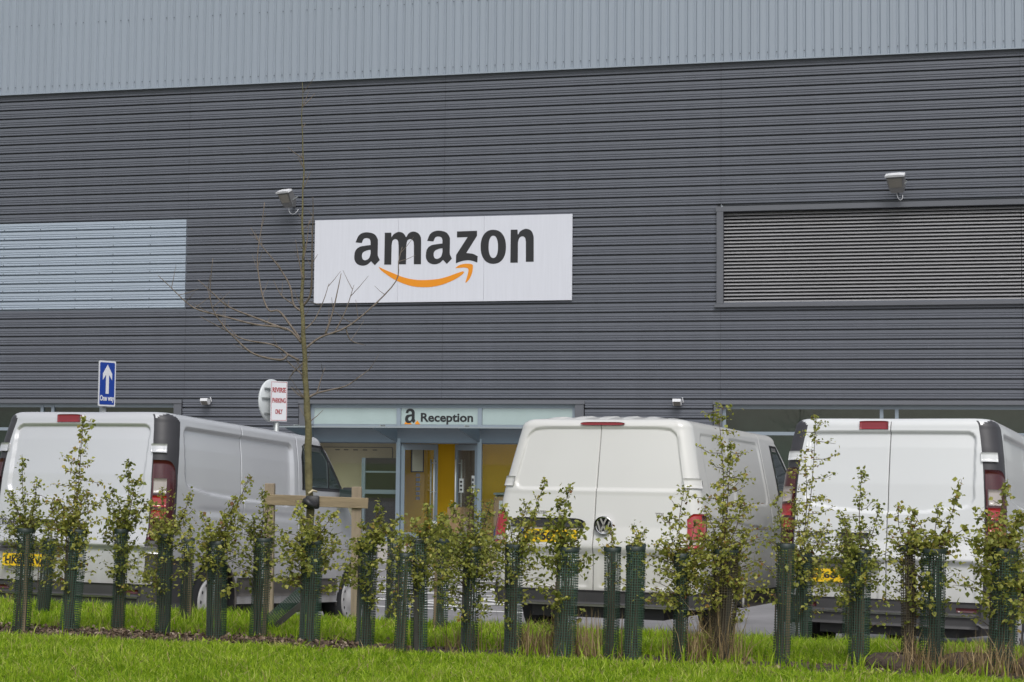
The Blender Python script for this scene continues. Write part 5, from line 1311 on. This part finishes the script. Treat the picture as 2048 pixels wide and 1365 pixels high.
# ------------------------------------------------------------------ grass
RX = np.array([p[1] for p in ROW if p[0] == 'f']); RY = np.array([p[2] for p in ROW if p[0] == 'f'])
o_ = np.argsort(RX); RX, RY = RX[o_], RY[o_]
rowfit = np.polyfit(RX, RY, 1)
def row_d(x, y): return y-(rowfit[0]*x+rowfit[1])
def blades(name, n, ymin, ymax, dens, hmin, hmax, wd, seed, m, tone_mu, tone_sd, xpad=2.0, lean_=.55):
    r = np.random.default_rng(seed)
    y = np.sqrt(r.uniform(ymin**2, ymax**2, n)); x = r.uniform(-1, 1, n)*(y*.2926+xpad)
    keep = dens(x, y, r); x, y = x[keep], y[keep]; n = len(x)
    d = dk(x, y); z = bank_z(d)
    cl = .5+.5*np.sin(x*5.1+1.3*np.sin(y*4.3))*np.sin(y*6.7+1.7*np.sin(x*3.1))
    h = r.uniform(hmin, hmax, n)*(.65+.55*cl)*r.choice([1, 1, 1, 1.45], n)*(.42+.58*np.clip((np.abs(row_d(x, y)+.05)-.12)/.5, 0, 1)) if name == 'grass' else r.uniform(hmin, hmax, n)*(.65+.55*cl); w = wd*r.uniform(.7, 1.4, n)
    a = r.uniform(0, 2*math.pi, n); b = r.uniform(0, 2*math.pi, n); ln = h*np.abs(r.normal(0, lean_, n))
    sx, sy = np.cos(a)*w/2, np.sin(a)*w/2; lx, ly = np.cos(b)*ln, np.sin(b)*ln
    V = np.zeros((n, 5, 3))
    for k, (t, s) in enumerate(((0, -1), (0, 1), (.55, -.8), (.55, .8), (1, 0))):
        V[:, k, 0] = x+sx*s+lx*t**1.8; V[:, k, 1] = y+sy*s+ly*t**1.8; V[:, k, 2] = z-.005+h*(t-.18*t*t*np.minimum(1, ln/h))
    F0 = np.array([[0, 1, 3], [0, 3, 2], [2, 3, 4]])
    F = (F0[None]+5*np.arange(n)[:, None, None]).reshape(-1, 3)
    tn = np.clip(r.normal(tone_mu, tone_sd, n)+.22*(cl-.5), 0, 1)
    o = np_mesh(name, V.reshape(-1, 3), F, m, None, True, np.repeat(tn, 5)); tag(o, kind='stuff'); return o
def d_front(x, y, r):
    q = row_d(x, y); bare = np.exp(-((q+.10)/.30)**4)*np.clip((-.4-x)/1.5, .12, 1)
    return (dk(x, y) < -.16) & (r.uniform(0, 1, len(x)) > .96*bare)
blades('grass', 350000, 9.3, 12.4, d_front, .03, .075, .0085, 21, GRASSM, .50, .26, lean_=.9)
blades('grass', 200000, 11.2, 17.2, lambda x, y, r: (row_d(x, y) > .12) & d_front(x, y, r), .035, .085, .0085, 22, GRASSM, .50, .22, lean_=.8)
blades('weed_leaf', 8000, 9.3, 12.2, lambda x, y, r: (row_d(x, y) < -.1), .03, .07, .03, 26, GRASSM, .62, .3, lean_=1.3)
blades('dry_grass', 13000, 9.3, 16.5, lambda x, y, r: (dk(x, y) < -.2) & (np.abs(row_d(x, y)) > .1), .04, .11, .006, 27, DRYM, .5, .3, lean_=.9)
# longer blades along the foot of the row
blades('tall_grass', 14000, 10.5, 13.2, lambda x, y, r: (np.abs(row_d(x, y)+.12) < .22) & (r.uniform(0, 1, len(x)) < np.clip((x+.6)/1.2, .05, 1)), .08, .17, .009, 23, GRASSM, .5, .2)
# dry straw at the guard feet
def d_dry(x, y, r):
    c = np.zeros(len(x))
    for (cx, s) in ((.16, .16), (.45, .18), (.20, .12), (1.35, .13), (1.15, .10), (2.55, .12), (2.85, .16), (-.3, .10), (3.2, .12)):
        c += np.exp(-((x-cx)/s)**2)
    return (np.abs(row_d(x, y)) < .16) & (r.uniform(0, 1, len(x)) < c)
blades('dry_grass', 64000, 10.4, 13.0, d_dry, .12, .36, .006, 24, DRYM, .5, .25, lean_=.4)
blades('dry_grass', 14000, 10.4, 12.0, lambda x, y, r: (np.abs(row_d(x, y)) < .12) & (np.exp(-((x-.40)/.14)**2)+np.exp(-((x-1.34)/.08)**2) > r.uniform(0, 1, len(x))), .3, .62, .005, 25, DRYM, .55, .2, lean_=.22)
# bark strip and loose chips along the row
V = []; F = []
for i, x in enumerate(np.linspace(-6, 5, 60)):
    yc = rowfit[0]*x+rowfit[1]
    for j, q in enumerate((-.30, -.15, 0, .15, .32)):
        jit = .05*math.sin(x*7+j*2.3); V.append((x, yc+q+jit, .304+.022*(1-abs(q)/.32)+.008*math.sin(x*19+j)))
for i in range(59):
    for j in range(4): F.append((i*5+j, i*5+j+1, i*5+6+j, i*5+5+j))
o = MB().add(V, F).build('bark_strip', SOIL, None, True); tag(o, kind='structure')
r = np.random.default_rng(31); n = 5000
x = np.where(r.uniform(0, 1, n) < .8, r.uniform(-4.5, -1.0, n), r.uniform(-4.5, 3.8, n)); y = rowfit[0]*x+rowfit[1]+r.normal(0, .15, n)
P0 = np.stack([x, y, .325+r.uniform(-.01, .012, n)], -1)
Vv, F = leaf_cloud(P0, .026, r)
CHIP = leaf_mat("bark_chip", [(0, (.05, .035, .025)), (.6, (.125, .085, .06)), (.9, (.24, .18, .13)), (1, (.40, .33, .26))], .1, .9)
o = np_mesh('bark_chips', Vv, F, CHIP, None, True, np.repeat(r.uniform(0, 1, n), 6)); tag(o, kind='stuff')
# clods of earth by the right-hand guards
for k, (x, y, s, lab) in enumerate(((2.42, 11.0, .14, 'lump of dark earth between the guards at the right'), (2.86, 10.9, .16, 'clod of earth left of the large right end guard'), (3.28, 10.85, .15, 'clod of earth at the right edge of the picture'))):
    b = MB(); nu, nv = 18, 9; V = []
    for j in range(nv+1):
        for i in range(nu):
            t, p = 2*math.pi*i/nu, math.pi*j/nv; q = 1+.22*math.sin(3*t+k)*math.sin(p)+.12*math.sin(7*t+5*p+k)
            V.append((s*1.5*q*math.sin(p)*math.cos(t), s*q*math.sin(p)*math.sin(t), s*.55*q*math.cos(p)))
    b.add(V, [(j*nu+i, j*nu+(i+1) % nu, (j+1)*nu+(i+1) % nu, (j+1)*nu+i) for j in range(nv) for i in range(nu)])
    o = b.build('earth_clod', SOIL, None, True, (x, y, .33)); tag(o, lab, 'soil lump')
